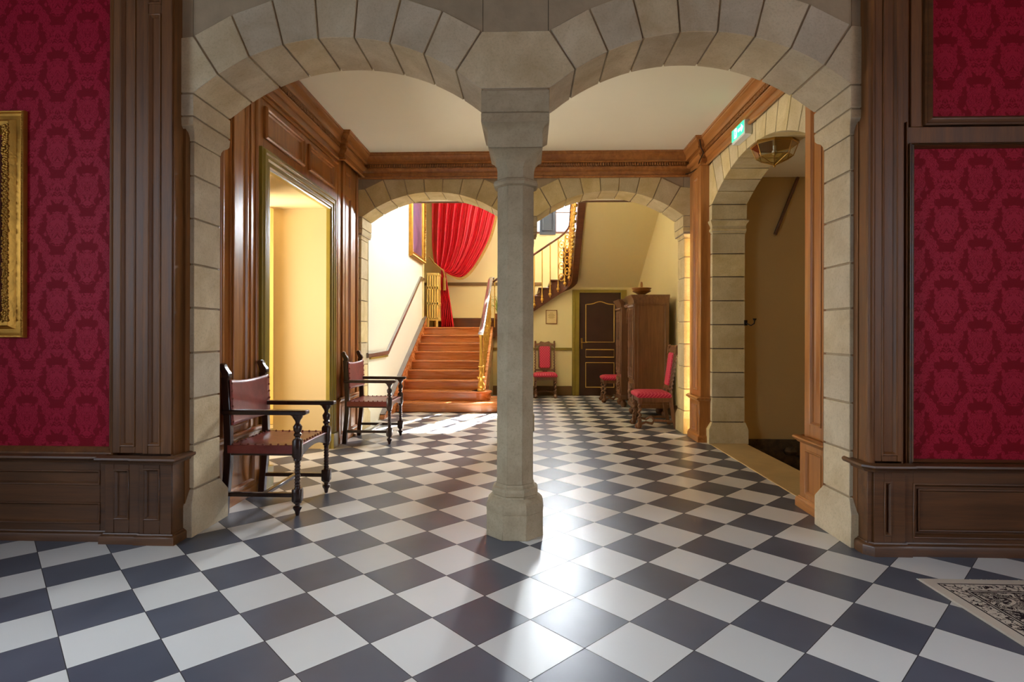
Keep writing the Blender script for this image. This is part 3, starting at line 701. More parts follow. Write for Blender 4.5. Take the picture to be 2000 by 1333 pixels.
# upper window
m = MB(); fr = M['string']
m.box(.15, .20, 12.5, 12.6, 3.45, 5.3); m.box(1.29, 1.35, 12.5, 12.6, 3.45, 5.3); m.box(.15, 1.35, 12.5, 12.6, 3.45, 3.50); m.box(.15, 1.35, 12.5, 12.6, 5.24, 5.3)
m.box(.56, .62, 12.53, 12.58, 3.5, 5.2); m.box(.94, 1.0, 12.53, 12.58, 3.5, 5.2)
for z in (3.92, 4.34, 4.76): m.box(.2, 1.3, 12.54, 12.57, z-.015, z+.015)
w1 = struct('window_1', m, fr, smooth=0)
m = MB(); m.box(.25, .60, 12.44, 12.475, 3.42, 5.3); m.box(-.25, .14, 12.44, 12.475, 3.42, 5.3)
for x0 in (.25, -.25): frame_on(m, (x0+.05, x0+.30, 3.5, 4.3), (0, 12.44, 0), (1,0,0), (0,-1,0)); frame_on(m, (x0+.05, x0+.30, 4.4, 5.2), (0, 12.44, 0), (1,0,0), (0,-1,0))
struct('window_shutter', m, M['slate'], w1, smooth=0)
m = MB(); m.box(.2, 1.3, 12.553, 12.557, 3.5, 5.25)
tg = NT('window_pane_glass'); tr = tg.n('ShaderNodeBsdfTransparent'); gl = tg.n('ShaderNodeBsdfGlossy'); gl.inputs['Roughness'].default_value = .02
mx_ = tg.n('ShaderNodeMixShader'); mx_.inputs[0].default_value = .06; tg.l(tr.outputs[0], mx_.inputs[1]); tg.l(gl.outputs[0], mx_.inputs[2]); tg.l(mx_.outputs[0], tg.t.nodes['Material Output'].inputs[0])
struct('window_pane', m, tg.m, w1, smooth=0)

# ------------------------------------------------------------ staircase
S = thing('staircase', 'orange-brown wooden staircase with gold newel rising left then turning right', 'staircase', (0, 0, 0))
rise, tread, y1s = .1512, .29, 8.75
def step(k, mb):
    z1 = rise*k; yf = y1s + tread*(k-1)
    xr = -.72 if k > 2 else (-.70 if k == 2 else -.15)
    yb_ = 11.4 if k == 9 else yf + tread + .05
    mb.box(-2.06, xr if k > 2 else -.72, yf+.025, yb_, z1-rise, z1-.03)
    mb.box(-2.06, xr if k > 2 else -.72, yf, yb_, z1-.032, z1)
for k in range(1, 10):
    mb = MB(); step(k, mb)
    if k == 2:   # rounded bull-nose end
        ring = lambda r, z0, z1: mb.lathe((-.755, y1s+tread+.155, 0), [(z0, r), (z1, r)], 24)
        ring(.15, .1512, .272); ring(.172, .27, .3024)
    if k == 1:
        pts = [(-.75, 8.75)] + [(-.75 + .62*math.sin(a), 9.32 - .57*math.cos(a)) for a in [PI/2*i/10 for i in range(11)]] + [(-.13, 9.75), (-.75, 9.75)]
        mb.prism(pts, .119, .151, 'z'); pts2 = [(-.75, 8.775)] + [(-.75 + .595*math.sin(a), 9.32 - .545*math.cos(a)) for a in [PI/2*i/10 for i in range(11)]] + [(-.155, 9.73), (-.75, 9.73)]
        mb.prism(pts2, 0, .12, 'z')
    obj('step', mb, M['stairwood'], S, bevel=.006)
m = MB(); m.box(-3.9, -.5, 11.35, 12.5, 1.20, 1.36); m.box(-2.1, -.5, 11.3, 12.5, 1.33, 1.361); obj('landing', m, M['stairwood'], S)
# left string against the wall, right string, plaster below
m = MB(); m.prism([(8.35, 0), (8.75, 0), (11.4, 1.32), (11.4, 1.56), (11.3, 1.54), (8.40, .22), (8.0, .06), (8.0, 0)], -2.119, -2.055, 'x'); obj('wall_string', m, M['stairwood'], S, bevel=.004)
m = MB(); m.prism([(8.02, .06), (8.42, .235), (11.3, 1.555), (11.3, 1.575), (8.40, .25), (8.0, .075)], -2.12, -2.045, 'x'); obj('string_cap', m, M['rail'], S)
m = MB(); m.prism([(9.1, .0), (9.4, .0), (11.2, .9), (11.2, 1.40), (9.2, .34)], -.735, -.69, 'x'); obj('outer_string', m, M['stairwood'], S, bevel=.003)
m = MB(); m.prism([(9.4, 0), (11.3, 0), (11.3, 1.0), (11.2, .95)], -.74, -.70, 'x'); obj('spandrel', m, M['yellow'], S)
# upper flight path
def path2(s):
    L1 = 1.37; r = .22; L2 = r*PI/2
    if s < L1: return Vector((-.75+s, 11.15, 0)), Vector((1, 0, 0))
    if s < L1+L2:
        a = (s-L1)/r; return Vector((.62 + r*math.sin(a), 11.15 - r + r*math.cos(a), 0)), Vector((math.cos(a), -math.sin(a), 0))
    d = s-L1-L2; return Vector((.84 - .012*d, 10.93-d, 0)), Vector((0, -1, 0))
zst = lambda s: 1.10 + .669*s
m = MB(); R_ = []
for i in range(0, 61):
    s = 4.15*i/60; p, d = path2(s); n_ = Vector((-d.y, d.x, 0)); z = zst(s)
    R_.append([p + n_*-.0 + Vector((0,0,z)), p + n_*(.05 if s < 1.5 else .12) + Vector((0,0,z)), p + n_*(.05 if s < 1.5 else .12) + Vector((0,0,z+.30)), p + Vector((0,0,z+.30))])
m.loft(R_); obj('outer_string', m, M['string'], S, bevel=.004)
# upper steps: straight part, winders, then the flight towards the front
for k in range(1, 7):
    mb = MB(); x0 = -.72+.235*(k-1); z = 1.36+.157*k
    mb.box(x0-.02, x0+.28, 11.12, 12.5, z-.03, z); mb.box(x0, x0+.25, 11.19, 12.5, z-.2, z-.028); obj('step', mb, M['string'], S, bevel=.004)
for k in range(7, 11):
    mb = MB(); z = 1.36+.157*k; a0 = (k-7)*PI/8; c_ = Vector((.68, 11.1))
    pts = [c_, c_+Vector((math.sin(a0), math.cos(a0)))*1.5, c_+Vector((math.sin(a0+PI/8+.03), math.cos(a0+PI/8+.03)))*1.5]
    pts = [(min(p.x, 2.17), min(max(p.y, 10.9), 12.49)) for p in pts]
    mb.prism(pts, z-.19, z, 'z'); obj('step', mb, M['string'], S)
for k in range(11, 20):
    mb = MB(); z = 1.36+.157*k; y = 11.08-.235*(k-10)
    mb.box(.89, 2.17, y, y+.26, z-.03, z); mb.box(.89, 2.17, y+.01, y+.235, z-.16, z); obj('step', mb, M['string'], S)
# plaster soffit of the upper flight
m = MB(); m.prism([(11.35, 2.13), (11.35, 2.35), (8.2, 4.20), (8.2, 4.05)], .855, 2.18, 'x'); obj('soffit', m, M['yellow'], S)
# balusters and rails
def baluster(p, z0, z1, fancy=True):
    mb = MB(); mb.tube([(p[0], p[1], z0), (p[0], p[1], z1)], .010, 8)
    mb.ball((p[0], p[1], z0-.02), .036, 10, 6); mb.ball((p[0], p[1], z0-.07), .014, 8, 5); mb.lathe((p[0], p[1], z0+.02), [(0, .018), (.03, .022), (.06, .012)], 10)
    obj('baluster', mb, M['gold'], S)
s = .24
pos = []
while s < 4.0:
    p, d = path2(s); q = p - Vector((-d.y, d.x, 0))*.035
    baluster((q.x, q.y), zst(s)+.14, zst(s)+1.08 + .02); pos.append((q, s)); s += .157
m = MB()
for (q, s_), (q2, s2) in zip(pos, pos[1:]):
    if s_ < 1.3: continue
    d = (q2-q); c = (q+q2)/2; 
    for f in (.30, .52, .74, .94):
        cz = (zst(s_)+zst(s2))/2+f; pts = [c + d.normalized()*.052*math.cos(a) + Vector((0,0,cz+.075*math.sin(a))) for a in [2*PI*i/14 for i in range(14)]]
        m.tube(pts, .009, 6, closed=True)
        m.ball((c.x, c.y, cz), .024, 8, 5)
obj('scroll_ornament', m, M['gold'], S)
m = MB(); pts = []
for i in range(0, 50):
    s = .05+4.0*i/49; p, d = path2(s); q = p - Vector((-d.y, d.x, 0))*.035; pts.append(Vector((q.x, q.y, zst(s)+1.12)))
m.tube(pts, .034, 10, ry=.022); obj('handrail', m, M['string'], S)
m = MB(); m.tube([(-.755, 8.98, 1.235), (-.752, 9.3, 1.36), (-.735, 10.9, 2.27), (-.73, 11.1, 2.33), (-.68, 11.12, 2.32)], .045, 14, ry=.026); obj('handrail', m, M['rail'], S)
# gold newel
m = MB(); m.lathe((-.76, 9.12, .302), [(0, .062), (.03, .062), (.045, .045), (.06, .056), (.10, .058), (.13, .044), (.16, .038), (.20, .050), (.24, .036), (.30, .030), (.36, .040), (.40, .030), (.44, .036), (.50, .028), (.85, .024), (.88, .036), (.91, .036), (.93, .02), (.95, .02)], 18)
for i in range(8):
    a = 2*PI*i/8; m.ball((-.76+.05*math.cos(a), 9.12+.05*math.sin(a), .302+.22), .016, 6, 4); m.ball((-.76+.036*math.cos(a), 9.12+.036*math.sin(a), .302+.40), .014, 6, 4)
obj('newel', m, M['gold'], S)
for i in range(9):
    y = 9.40 + .2*i; z0 = .302 + (y-9.04)*.521+.02; mb = MB(); mb.tube([(-.735, y, z0), (-.735, y, z0+.90)], .009, 8)
    for f in (.12, .28, .44, .60, .76):
        mb.tube([(-.735, y+.045+.05*math.cos(a), z0+f+.06*math.sin(a)) for a in [2*PI*j/12 for j in range(12)]], .008, 6, closed=True)
        mb.ball((-.735, y, z0+f), .018, 8, 5)
    obj('baluster', mb, M['gold'], S)
for i in range(2):
    mb = MB(); mb.tube([(-.66+.2*i, 11.12, 1.36), (-.66+.2*i, 11.12, 2.30)], .010, 8); obj('baluster', mb, M['gold'], S)

# wall rail on the left of the stairs
m = MB(); m.sweep([Vector((-2.12, 7.30, .945)), Vector((-2.12, 8.36, .945)), Vector((-2.12, 10.97, 2.32)), Vector((-2.12, 11.3, 2.32))], (1,0,0), [(-.035,0),(-.035,.03),(-.01,.045),(.02,.045),(.03,.03),(.03,0)])
tag(obj('wall_rail', m, M['rail']), 'grey-brown wooden rail bending up the white wall beside the stairs', 'handrail')
m = MB(); m.box(-2.12, -2.09, 7.45, 8.37, .885, .912); tag(obj('rail_edging', m, M['olive']), 'gold edging strip under the level part of the wall rail', 'trim strip')

# ------------------------------------------------------------ curtain
K = thing('curtain', 'long red velvet curtain with gold fringe, tied back at the landing', 'curtain', (0,0,0))
def cat(P, t):
    n = len(P)-1; f = t*n; i = min(int(f), n-1); u = f-i
    g = lambda k: Vector(P[max(0, min(n, k))])
    a, b, c, d = g(i-1), g(i), g(i+1), g(i+2)
    return .5*((2*b)+(c-a)*u+(2*a-5*b+4*c-d)*u*u+(3*b-a-3*c+d)*u**3)
Lp = [(-2.07, 12.0, 4.9), (-2.07, 12.0, 3.9), (-2.06, 11.98, 3.1), (-1.98, 11.9, 2.72), (-1.86, 11.85, 2.62)]
Rp = [(-.25, 12.0, 4.9), (-.62, 12.0, 4.0), (-.86, 11.95, 3.15), (-1.34, 11.88, 2.44), (-1.83, 11.85, 2.57)]
m = MB(); NS, NTt = 150, 44; idx = {}
for i in range(NS+1):
    s = i/NS
    for j in range(NTt+1):
        t_ = j/NTt; p = cat(Lp, t_).lerp(cat(Rp, t_), s**.85)
        amp = .05*(1-t_**3*.9)*(1.2-.75*s); p.y += amp*math.sin(s*2*PI*9+1.3*math.sin(5*s)+t_*1.3) + .016*(1-t_*.5)*math.sin(s*2*PI*19+t_*4)
        p.y -= .22*math.sin(PI*min(1, t_*1.0))*s*.6
        idx[i, j] = m.vert(p)
for i in range(NS):
    for j in range(NTt): m.f.append([idx[i,j], idx[i+1,j], idx[i+1,j+1], idx[i,j+1]])
o = obj('drape', m, M['redcloth'], K, smooth=80); sm = o.modifiers.new('solid', 'SOLIDIFY'); sm.thickness = .004
edge = [m.v[idx[NS, j]].copy() for j in range(NTt+1)]
m = MB(); R_ = []
for j, p in enumerate(edge):
    d = (edge[min(j+1, NTt)]-edge[max(j-1, 0)]).normalized(); n_ = Vector((d.z, 0, -d.x)) * -1
    if n_.x < 0 and j < 30: n_ = -n_
    n_ = Vector((abs(n_.x) if True else n_.x, 0, -abs(n_.z)))
    R_.append([p+Vector((0,-.006,0)), p+n_*.055+Vector((0,-.010,0)), p+n_*.055+Vector((0,.002,0)), p+Vector((0,.006,0))])
m.loft(R_); obj('fringe', m, M['fringe'], K)
m = MB(); idx = {}
for i in range(61):
    s = i/60
    for j in range(25):
        t_ = j/24; wdt = .05+.17*t_**.7; x = -1.80+.10*t_+(s-.5)*2*wdt*.62; z = 2.60-(2.60-1.37)*t_
        if t_ > .999: z -= 0
        idx[i, j] = m.vert((x, 11.83+.028*math.sin(s*2*PI*6+t_)*(.4+t_), z))
for i in range(60):
    for j in range(24): m.f.append([idx[i,j], idx[i+1,j], idx[i+1,j+1], idx[i,j+1]])
o = obj('tail', m, M['redcloth'], K, smooth=80); sm = o.modifiers.new('solid', 'SOLIDIFY'); sm.thickness = .004
m = MB(); m.tube([(-2.1, 11.9, 2.86), (-1.98, 11.8, 2.72), (-1.84, 11.76, 2.60), (-1.78, 11.77, 2.56), (-1.76, 11.8, 2.45)], .016, 8)
m.lathe((-1.755, 11.78, 2.14), [(0, .035), (.18, .028), (.2, .034), (.25, .034), (.28, .012), (.32, .01)], 12)
obj('tieback', m, M['fringe'], K)

# radiator: nine cast sections seen from the end
Rr = thing('radiator', 'tall pale yellow cast radiator beside the curtain on the landing', 'radiator', (-1.955, 11.47, 1.36))
for i in range(10):
    mb = MB(); y = .095*i
    for x in (-.10, -.05, 0, .05, .10): mb.box(x-.017, x+.017, y, y+.075, .16, 1.08)
    for z in (.14, .46, .78, 1.06): mb.box(-.125, .125, y, y+.085, z, z+.055)
    mb.box(-.125, -.118, y+.03, y+.05, .14, 1.1)
    if i in (0, 9): mb.box(-.11, -.07, y, y+.05, .0, .15); mb.box(.07, .11, y, y+.05, 0, .15)
    obj('radiator_section', mb, M['radiator'], Rr, bevel=.008, segs=2)

# painting on the stair wall
def picture(name, label, cat_, y0, y1, z0, z1, x):
    t = thing(name, label, cat_, (0,0,0))
    m = MB(); m.box(x, x+.02, y0+.1, y1-.1, z0+.1, z1-.1); obj('canvas', m, M['canvas'], t)
    m = MB(); frame_on(m, (y0, y1, z0, z1), (x, 0, 0), (0,1,0), (1,0,0), [(0,0),(0,.05),(.02,.07),(.04,.06),(.06,.035),(.08,.04),(.10,.045),(.115,.02),(.12,0)]); obj('frame', m, M['gilt'], t)
    m = MB()
    n = 60
    for i in range(n):
        y = y0+.02+(y1-y0-.04)*i/n; m.ball((x+.07, y, z0+.02), .016, 6, 4)
    for i in range(n):
        z = z0+.02+(z1-z0-.04)*i/n; m.ball((x+.07, y1-.03, z), .02, 6, 4); m.ball((x+.05, y0+.09, z), .012, 6, 4)
    obj('carved_border', m, M['gilt'], t)
picture('painting', 'large gilt-framed dark painting on the white wall above the stair rail', 'painting', 9.95, 11.18, 2.62, 4.6, -2.12)
# gilt frame at the left border
Fm = thing('picture_frame', 'big gilded picture frame on the red damask, cut by the left border', 'picture frame', (-3.622, 3.285, 1.2))
m = MB(); frame_on(m, (-.6, .612, 0, 1.36), (0, 0, 0), (1,0,0), (0,-1,0), [(0,0),(0,.022),(.005,.030),(.013,.030),(.018,.020),(.030,.014),(.052,.020),(.066,.044),(.074,.052),(.101,.052),(.108,.04),(.12,.02),(.14,0)]); obj('frame', m, M['gilt'], Fm)
m = MB()
for i in range(150):
    z = .012+1.336*i/149; m.ball((.603, -.031, z), .0050, 6, 4)
obj('beading', m, M['gilt'], Fm)
m = MB()
for i in range(95):
    z = .10+1.16*i/94
    for j in range(3): m.ball((.513+.012*j+random.uniform(-.004,.004), -.054, z+random.uniform(-.005,.005)), random.uniform(.006,.011), 7, 4)
obj('carved_leaves', m, M['gilt'], Fm)
m = MB(); m.box(-.46, .46, -.02, 0, .15, 1.21); obj('canvas', m, M['canvas'], Fm)

# ------------------------------------------------------------ leather armchairs (local +x is forward, origin at seat centre on the floor)
def armchair(label, loc):
    t = thing('leather_armchair', label, 'armchair', loc, 0, 'red leather armchairs along the left wall')
    wd = M['chairwood']; YW = .272; XF = .262; XB = -.212
    front = [(0, .012), (.015, .016), (.035, .022), (.05, .030), (.06, .036), (.07, .036), (.08, .022)]
    for sy in (-1, 1):
        y = sy*YW; m = MB()
        m.lathe((XF, y, 0), [(0, .011), (.012, .015), (.03, .018), (.045, .028), (.058, .030), (.066, .017), (.078, .017), (.085, .027), (.095, .027)], 14)
        m.oct(XF, y, [(.093, .026, .026, .004), (.10, .031, .031, .008), (.175, .031, .031, .008), (.182, .026, .026, .004)])
        m.lathe((XF-.033, y, .138), [(0, .004), (.004, .012), (-.006, .018)][:2], 10, axis='x')
        prof = [(.18, .024), (.19, .018)]
        z = .195
        while z < .36: prof += [(z, .0165), (z+.006, .021), (z+.012, .0165)]; z += .022
        prof += [(.365, .018), (.375, .028), (.385, .024)]
        m.lathe((XF, y, 0), prof, 14)
        m.oct(XF, y, [(.383, .022, .022, .009), (.40, .030, .030, .010), (.505, .030, .030, .010), (.52, .022, .022, .009)])
        m.lathe((XF, y, 0), [(.515, .020), (.53, .016), (.54, .026), (.552, .026), (.56, .018), (.575, .027), (.60, .030), (.615, .020), (.625, .014), (.64, .018), (.655, .028), (.665, .034), (.68, .034)], 14)
        obj('front_leg', m, wd, t, smooth=40)
        m = MB(); w_ = .021
        rr = []
        for z, x in ((0, XB-.030), (.10, XB-.024), (.22, XB-.012), (.36, XB), (.50, XB), (.70, XB-.006), (.93, XB-.022)):
            rr.append([(x-.024, y-w_, z), (x+.024, y-w_, z), (x+.024, y+w_, z), (x-.024, y+w_, z)])
        m.loft(rr); obj('back_leg', m, wd, t, bevel=.003)
        m = MB()                                        # scrolled finial
        pr = [(-.060, .925), (-.012, .925), (-.010, .945), (-.018, .965), (-.034, .985), (-.042, 1.0), (-.046, 1.018), (-.062, 1.026), (-.080, 1.022), (-.088, 1.008), (-.080, .985), (-.068, .96)]
        m.prism([(XB+.024+a, z) for a, z in pr], y-.022, y+.022); obj('finial', m, wd, t, bevel=.004)
        m = MB(); m.rects([(.680, XB-.03, XF+.055, y-.030, y+.030), (.688, XB-.03, XF+.068, y-.034, y+.034), (.706, XB-.03, XF+.068, y-.034, y+.034), (.712, XB-.03, XF+.060, y-.028, y+.028)])
        m.prism([(XF-.05, .681), (XF+.03, .681), (XF+.03, .67), (XF-.02, .665)], y-.02, y+.02); obj('armrest', m, wd, t, bevel=.002)
        m = MB(); m.box(XB-.03, XF, y-.016, y+.016, .124, .152); obj('side_stretcher', m, wd, t, bevel=.003)
        m = MB(); m.box(XB, XF, y-.018, y+.018, .405, .465); obj('seat_rail', m, wd, t, bevel=.003)
    m = MB(); m.box(.01, .045, -YW, YW, .126, .150); obj('cross_stretcher', m, wd, t, bevel=.003)
    m = MB(); n = 14; pr = []
    for i in range(n+1): 
        u = i/n; pr.append((-YW+.02+2*(YW-.02)*u, .385+.045*math.sin(PI*u)))
    pr += [(YW-.02, .465), (-YW+.02, .465)]
    m.prism(pr, XF-.012, XF+.012, 'x'); obj('front_apron', m, wd, t)
    m = MB(); m.box(XB, XB+.03, -YW, YW, .40, .455); obj('back_rail', m, wd, t, bevel=.003)
    m = MB(); idx = {}                                      # sagging sling seat
    for i in range(17):
        for j in range(17):
            u, v_ = i/16, j/16; x = XB+.005+(XF-XB+.012)*u; y = (-YW-.012)+(2*YW+.024)*v_
            idx[i, j] = m.vert((x, y, .472-.020*math.sin(PI*u)*math.sin(PI*v_)+ .004*math.sin(PI*v_)))
    for i in range(16):
        for j in range(16): m.f.append([idx[i,j], idx[i+1,j], idx[i+1,j+1], idx[i,j+1]])
    sy_ = []
    o = obj('seat', m, M['leather'], t, smooth=80); sm = o.modifiers.new('solid', 'SOLIDIFY'); sm.thickness = .008
    m = MB()
    for s_ in (-1, 1):
        m = MB(); m.box(XB, XF, s_*(YW+.019)-.003, s_*(YW+.019)+.003, .418, .474); obj('seat_flap', m, M['leather'], o, bevel=.002)
    nail = None
    def put_nail(p, par):
        nonlocal nail
        if nail is None:
            mb = MB(); mb.ball((0, 0, 0), .008, 8, 4); nail = obj('nail_head', mb, M['copper'], par); n_ = nail
        else:
            n_ = nail.copy(); C.objects.link(n_); n_.parent = par
        n_.location = p
    for i in range(9):
        x = XB+.03+(XF-XB-.06)*i/8
        for s_ in (-1, 1): put_nail((x, s_*(YW-.002), .476), o)
    for i in range(10): put_nail((XF-.012, -.23+.46*i/9, .478), o); put_nail((XB+.02, -.23+.46*i/9, .476), o)
    m = MB(); idx = {}
    for i in range(17):
        for j in range(13):
            u, v_ = i/16, j/12; y = -YW-.012+(2*YW+.024)*u; z = .605+.31*v_ - .018*math.sin(PI*u)*(v_) + .028*math.sin(PI*u)*(1-v_)*0 - .02*(1-v_)*math.sin(PI*u)*0
            idx[i, j] = m.vert((XB+.026-.030*((z-.5)/.45)*.6-.018*math.sin(PI*u), y, z))
    for i in range(16):
        for j in range(12): m.f.append([idx[i,j], idx[i+1,j], idx[i+1,j+1], idx[i,j+1]])
    o = obj('backrest', m, M['leather'], t, smooth=80); sm = o.modifiers.new('solid', 'SOLIDIFY'); sm.thickness = .008
    for i in range(6):
        z = .63+.26*i/5
        for s_ in (-1, 1): put_nail((XB+.036-.030*((z-.5)/.45)*.6, s_*YW, z), o)
    return t
ch = armchair('dark wooden armchair with red leather, nearest the camera by the left stone pier', (-1.817, 4.030, 0))
dup(ch, (-1.800, 6.490, 0), 0, 'second dark wooden armchair with red leather, past the doorway near the stairs')

# ------------------------------------------------------------ high-backed chairs with barley twist legs (local +x forward)
def hallchair(label, loc, rz):
    t = thing('high_back_chair', label, 'chair', loc, rz, 'crimson high-back chairs in the hall')
    wd = M['walnut']; W = .19; F = .20; Bk = -.20
    for sy in (-1, 1):
        m = MB(); y = sy*W
        m.oct(F, y, [(.33, .026, .026, .006), (.40, .026, .026, .006)]); m.twist((F, y, .335), (F, y, .115), .026, 3)
        m.oct(F, y, [(.075, .024, .024, .005), (.12, .024, .024, .005)])
        m.lathe((F+.01, y, 0), [(0, .022), (.02, .038), (.045, .040), (.07, .026), (.08, .02)], 14); m.lathe((F+.03, y, .03), [(-.02, .03), (.02, .03)], 12, axis='y')
        obj('front_leg', m, wd, t)
        m = MB()
        m.loft([[(x-.022, y-.02, z), (x+.022, y-.02, z), (x+.022, y+.02, z), (x-.022, y+.02, z)] for z, x in ((0, Bk-.07), (.12, Bk-.04), (.30, Bk-.01), (.46, Bk))])
        m.twist((Bk, y, .46), (Bk-.075, y, 1.0), .017, 10); m.bar((Bk-.07, y, .97), (Bk-.078, y, 1.06), .036, .036, (1,0,0)); m.ball((Bk-.08, y, 1.075), .02, 8, 5)
        obj('back_post', m, wd, t)
        m = MB(); pts = [(F-.01, y, .055), (F-.08, y, .085), (F-.16, y, .065), (0, y*.8, .10), (Bk+.05, y, .10), (Bk-.03, y, .09)]; m.tube(pts, .017, 8); obj('side_stretcher', m, wd, t)
    m = MB(); m.tube([(0, -W*.8, .10), (0, 0, .12), (0, W*.8, .10)], .016, 8); obj('cross_stretcher', m, wd, t)
    m = MB(); m.box(Bk, F+.015, -W-.02, W+.02, .345, .405); obj('seat_rail', m, wd, t, bevel=.006)
    m = MB(); m.rects([(.40, Bk-.005, F+.03, -W-.03, W+.03), (.43, Bk-.005, F+.045, -W-.042, W+.042), (.455, Bk, F+.035, -W-.034, W+.034), (.475, Bk+.03, F, -W, W), (.485, Bk+.08, F-.05, -W+.06, W-.06)])
    obj('seat', m, M['uphol'], t, bevel=.012, segs=3, smooth=60)
    m = MB(); xb = lambda z: Bk - .075*(z-.46)/.54
    def slab(mb, poly, th, dx): mb.loft([[(xb(z)+dx, y, z) for y, z in poly], [(xb(z)+dx+th, y, z) for y, z in poly]])
    slab(m, [(-.13, .57), (-.10, .53), (-.04, .52), (-.05, .46), (.05, .46), (.04, .52), (.10, .53), (.13, .57), (.13, .98), (.10, 1.02), (-.10, 1.02), (-.13, .98)], .022, -.010); obj('back_frame', m, wd, t, bevel=.003)
    m = MB(); slab(m, [(-.105, .585), (-.085, .555), (.085, .555), (.105, .585), (.105, .965), (.08, .985), (-.08, .985), (-.105, .965)], .03, .0); obj('backrest', m, M['uphol'], t, bevel=.008, segs=2)
    m = MB(); slab(m, [(-.19, 1.00), (.19, 1.00), (.19, 1.03), (.12, 1.045), (.08, 1.085), (0, 1.06), (-.08, 1.085), (-.12, 1.045), (-.19, 1.03)], .028, -.014); obj('crest_rail', m, wd, t, bevel=.003)
    m = MB(); slab(m, [(-.19, .50), (.19, .50), (.19, .53), (-.19, .53)], .02, -.01); obj('back_rail', m, wd, t)
    return t
hc = hallchair('crimson high-back chair facing left, nearest, against the right pier', (1.655, 7.59, 0), PI)
dup(hc, (1.58, 10.36, 0), PI, 'crimson high-back chair half hidden beyond the carved cabinet')
dup(hc, (.335, 10.99, 0), -PI/2, 'crimson high-back chair facing the camera under the small framed notice')
dup(hc, (-.27, 10.70, 0), 0.12, 'crimson high-back chair mostly hidden behind the column, beside the stair foot')

# ------------------------------------------------------------ carved cabinet (front faces -x)
Cb = thing('carved_cabinet', 'tall carved dark wooden cabinet with two side towers and middle desk niche', 'cabinet', (0,0,0))
wd = M['walnut']; X0, X1 = 1.56, 2.07
def tower(y0, y1):
    m = MB(); m.box(X0, X1, y0, y1, .16, 1.76); obj('tower', m, wd, Cb, bevel=.004)
    m = MB(); m.box(X0-.012, X1, y0-.012, y1+.012, .14, .20); obj('base_moulding', m, wd, Cb, bevel=.003)
    m = MB(); m.rects([(1.68, X0-.006, X1, y0-.004, y1+.004), (1.72, X0-.01, X1, y0-.012, y1+.012), (1.76, X0-.03, X1, y0-.03, y1+.03), (1.785, X0-.05, X1, y0-.045, y1+.045), (1.81, X0-.055, X1, y0-.05, y1+.05)]); obj('cornice', m, wd, Cb, bevel=.003)
    m = MB(); frame_on(m, (y0+.03, y1-.03, .56, 1.62), (X0, 0, 0), (0,1,0), (-1,0,0), [(0,0),(0,.012),(.01,.018),(.02,.008),(.025,0)])
    frame_on(m, (y0+.04, y1-.04, .23, .50), (X0, 0, 0), (0,1,0), (-1,0,0), [(0,0),(0,.012),(.01,.018),(.02,.008),(.03,0)])
    c = (y0+y1)/2
    m.ball((X0-.005, c, .365), .05, 10, 5); 
    for a in range(8): m.ball((X0-.006, c+.06*math.cos(a*PI/4), .365+.07*math.sin(a*PI/4)), .02, 7, 4)
    for i in range(6): m.ball((X0-.012, y0+.04+(y1-y0-.08)*i/5, 1.655), .022, 7, 4)
    o = obj('door', m, wd, Cb)
    m = MB(); n = 4 if y1-y0 > .3 else 3
    for i in range(n):
        y = y0+.075+(y1-y0-.15)*i/(n-1)
        m.lathe((X0-.012, y, 0), [(.60, .010), (.64, .016), (.68, .010), (.72, .016), (.75, .008), (1.02, .008), (1.05, .015), (1.09, .016), (1.12, .015), (1.15, .008), (1.42, .008), (1.46, .016), (1.50, .010), (1.54, .016), (1.58, .010), (1.62, .012)], 10)
    obj('spindle', m, wd, o)
    for y in (y0+.05, y1-.05):
        for x in (X0+.05, X1-.05):
            m = MB(); m.lathe((x, y, 0), [(0, .03), (.02, .045), (.05, .055), (.08, .05), (.10, .03), (.12, .03), (.14, .045), (.145, .045)], 14); obj('bun_foot', m, wd, Cb)
tower(8.35, 8.80); tower(9.50, 9.98)
m = MB(); m.box(X0+.16, X1, 8.80, 9.50, .62, 1.02); m.prism([(X0+.16, 1.02), (X1, 1.02), (X1, 1.18), (X0+.36, 1.18)], 8.80, 9.50); obj('desk', m, wd, Cb, bevel=.004)
m = MB(); m.box(X1-.06, X1, 8.80, 9.50, .14, 1.70); obj('back_panel', m, wd, Cb)
m = MB(); m.rects([(1.66, X0+.06, X1, 8.80, 9.50), (1.76, X0+.06, X1, 8.80, 9.50), (1.785, X0+.02, X1, 8.80, 9.50), (1.81, X0+.0, X1, 8.80, 9.50)])
for i in range(9): m.ball((X0+.055, 8.86+.073*i, 1.70), .024, 7, 4)
for y, s_ in ((8.82, 1), (9.48, -1)): m.prism([(y, 1.40), (y+s_*.03, 1.46), (y+s_*.05, 1.58), (y+s_*.12, 1.66), (y, 1.66)], X0+.08, X0+.14, 'x')
obj('frieze', m, wd, Cb, bevel=.003)
m = MB(); m.box(X0+.155, X0+.165, 8.87, 9.43, .66, .82); m.box(X0+.155, X0+.165, 8.87, 9.43, .84, .99); obj('drawer', m, wd, Cb, bevel=.002)
m = MB(); frame_on(m, (X0+.05, X1-.05, .24, 1.66), (0, 8.35, 0), (1,0,0), (0,-1,0), [(0,0),(0,.006),(.006,.010),(.012,.004),(.015,0)]); obj('side_panel', m, wd, Cb)
V = thing('bowl', 'small golden-brown lidded bowl with upright handle on top of the cabinet', 'bowl', (1.72, 8.62, 1.81))
m = MB(); m.lathe((0,0,0), [(0, .05), (.012, .06), (.02, .05), (.04, .085), (.06, .125), (.075, .14), (.085, .12), (.10, .135), (.115, .15), (.122, .135), (.125, .05), (.13, .01)], 28); obj('body', m, M['bronze'], V)
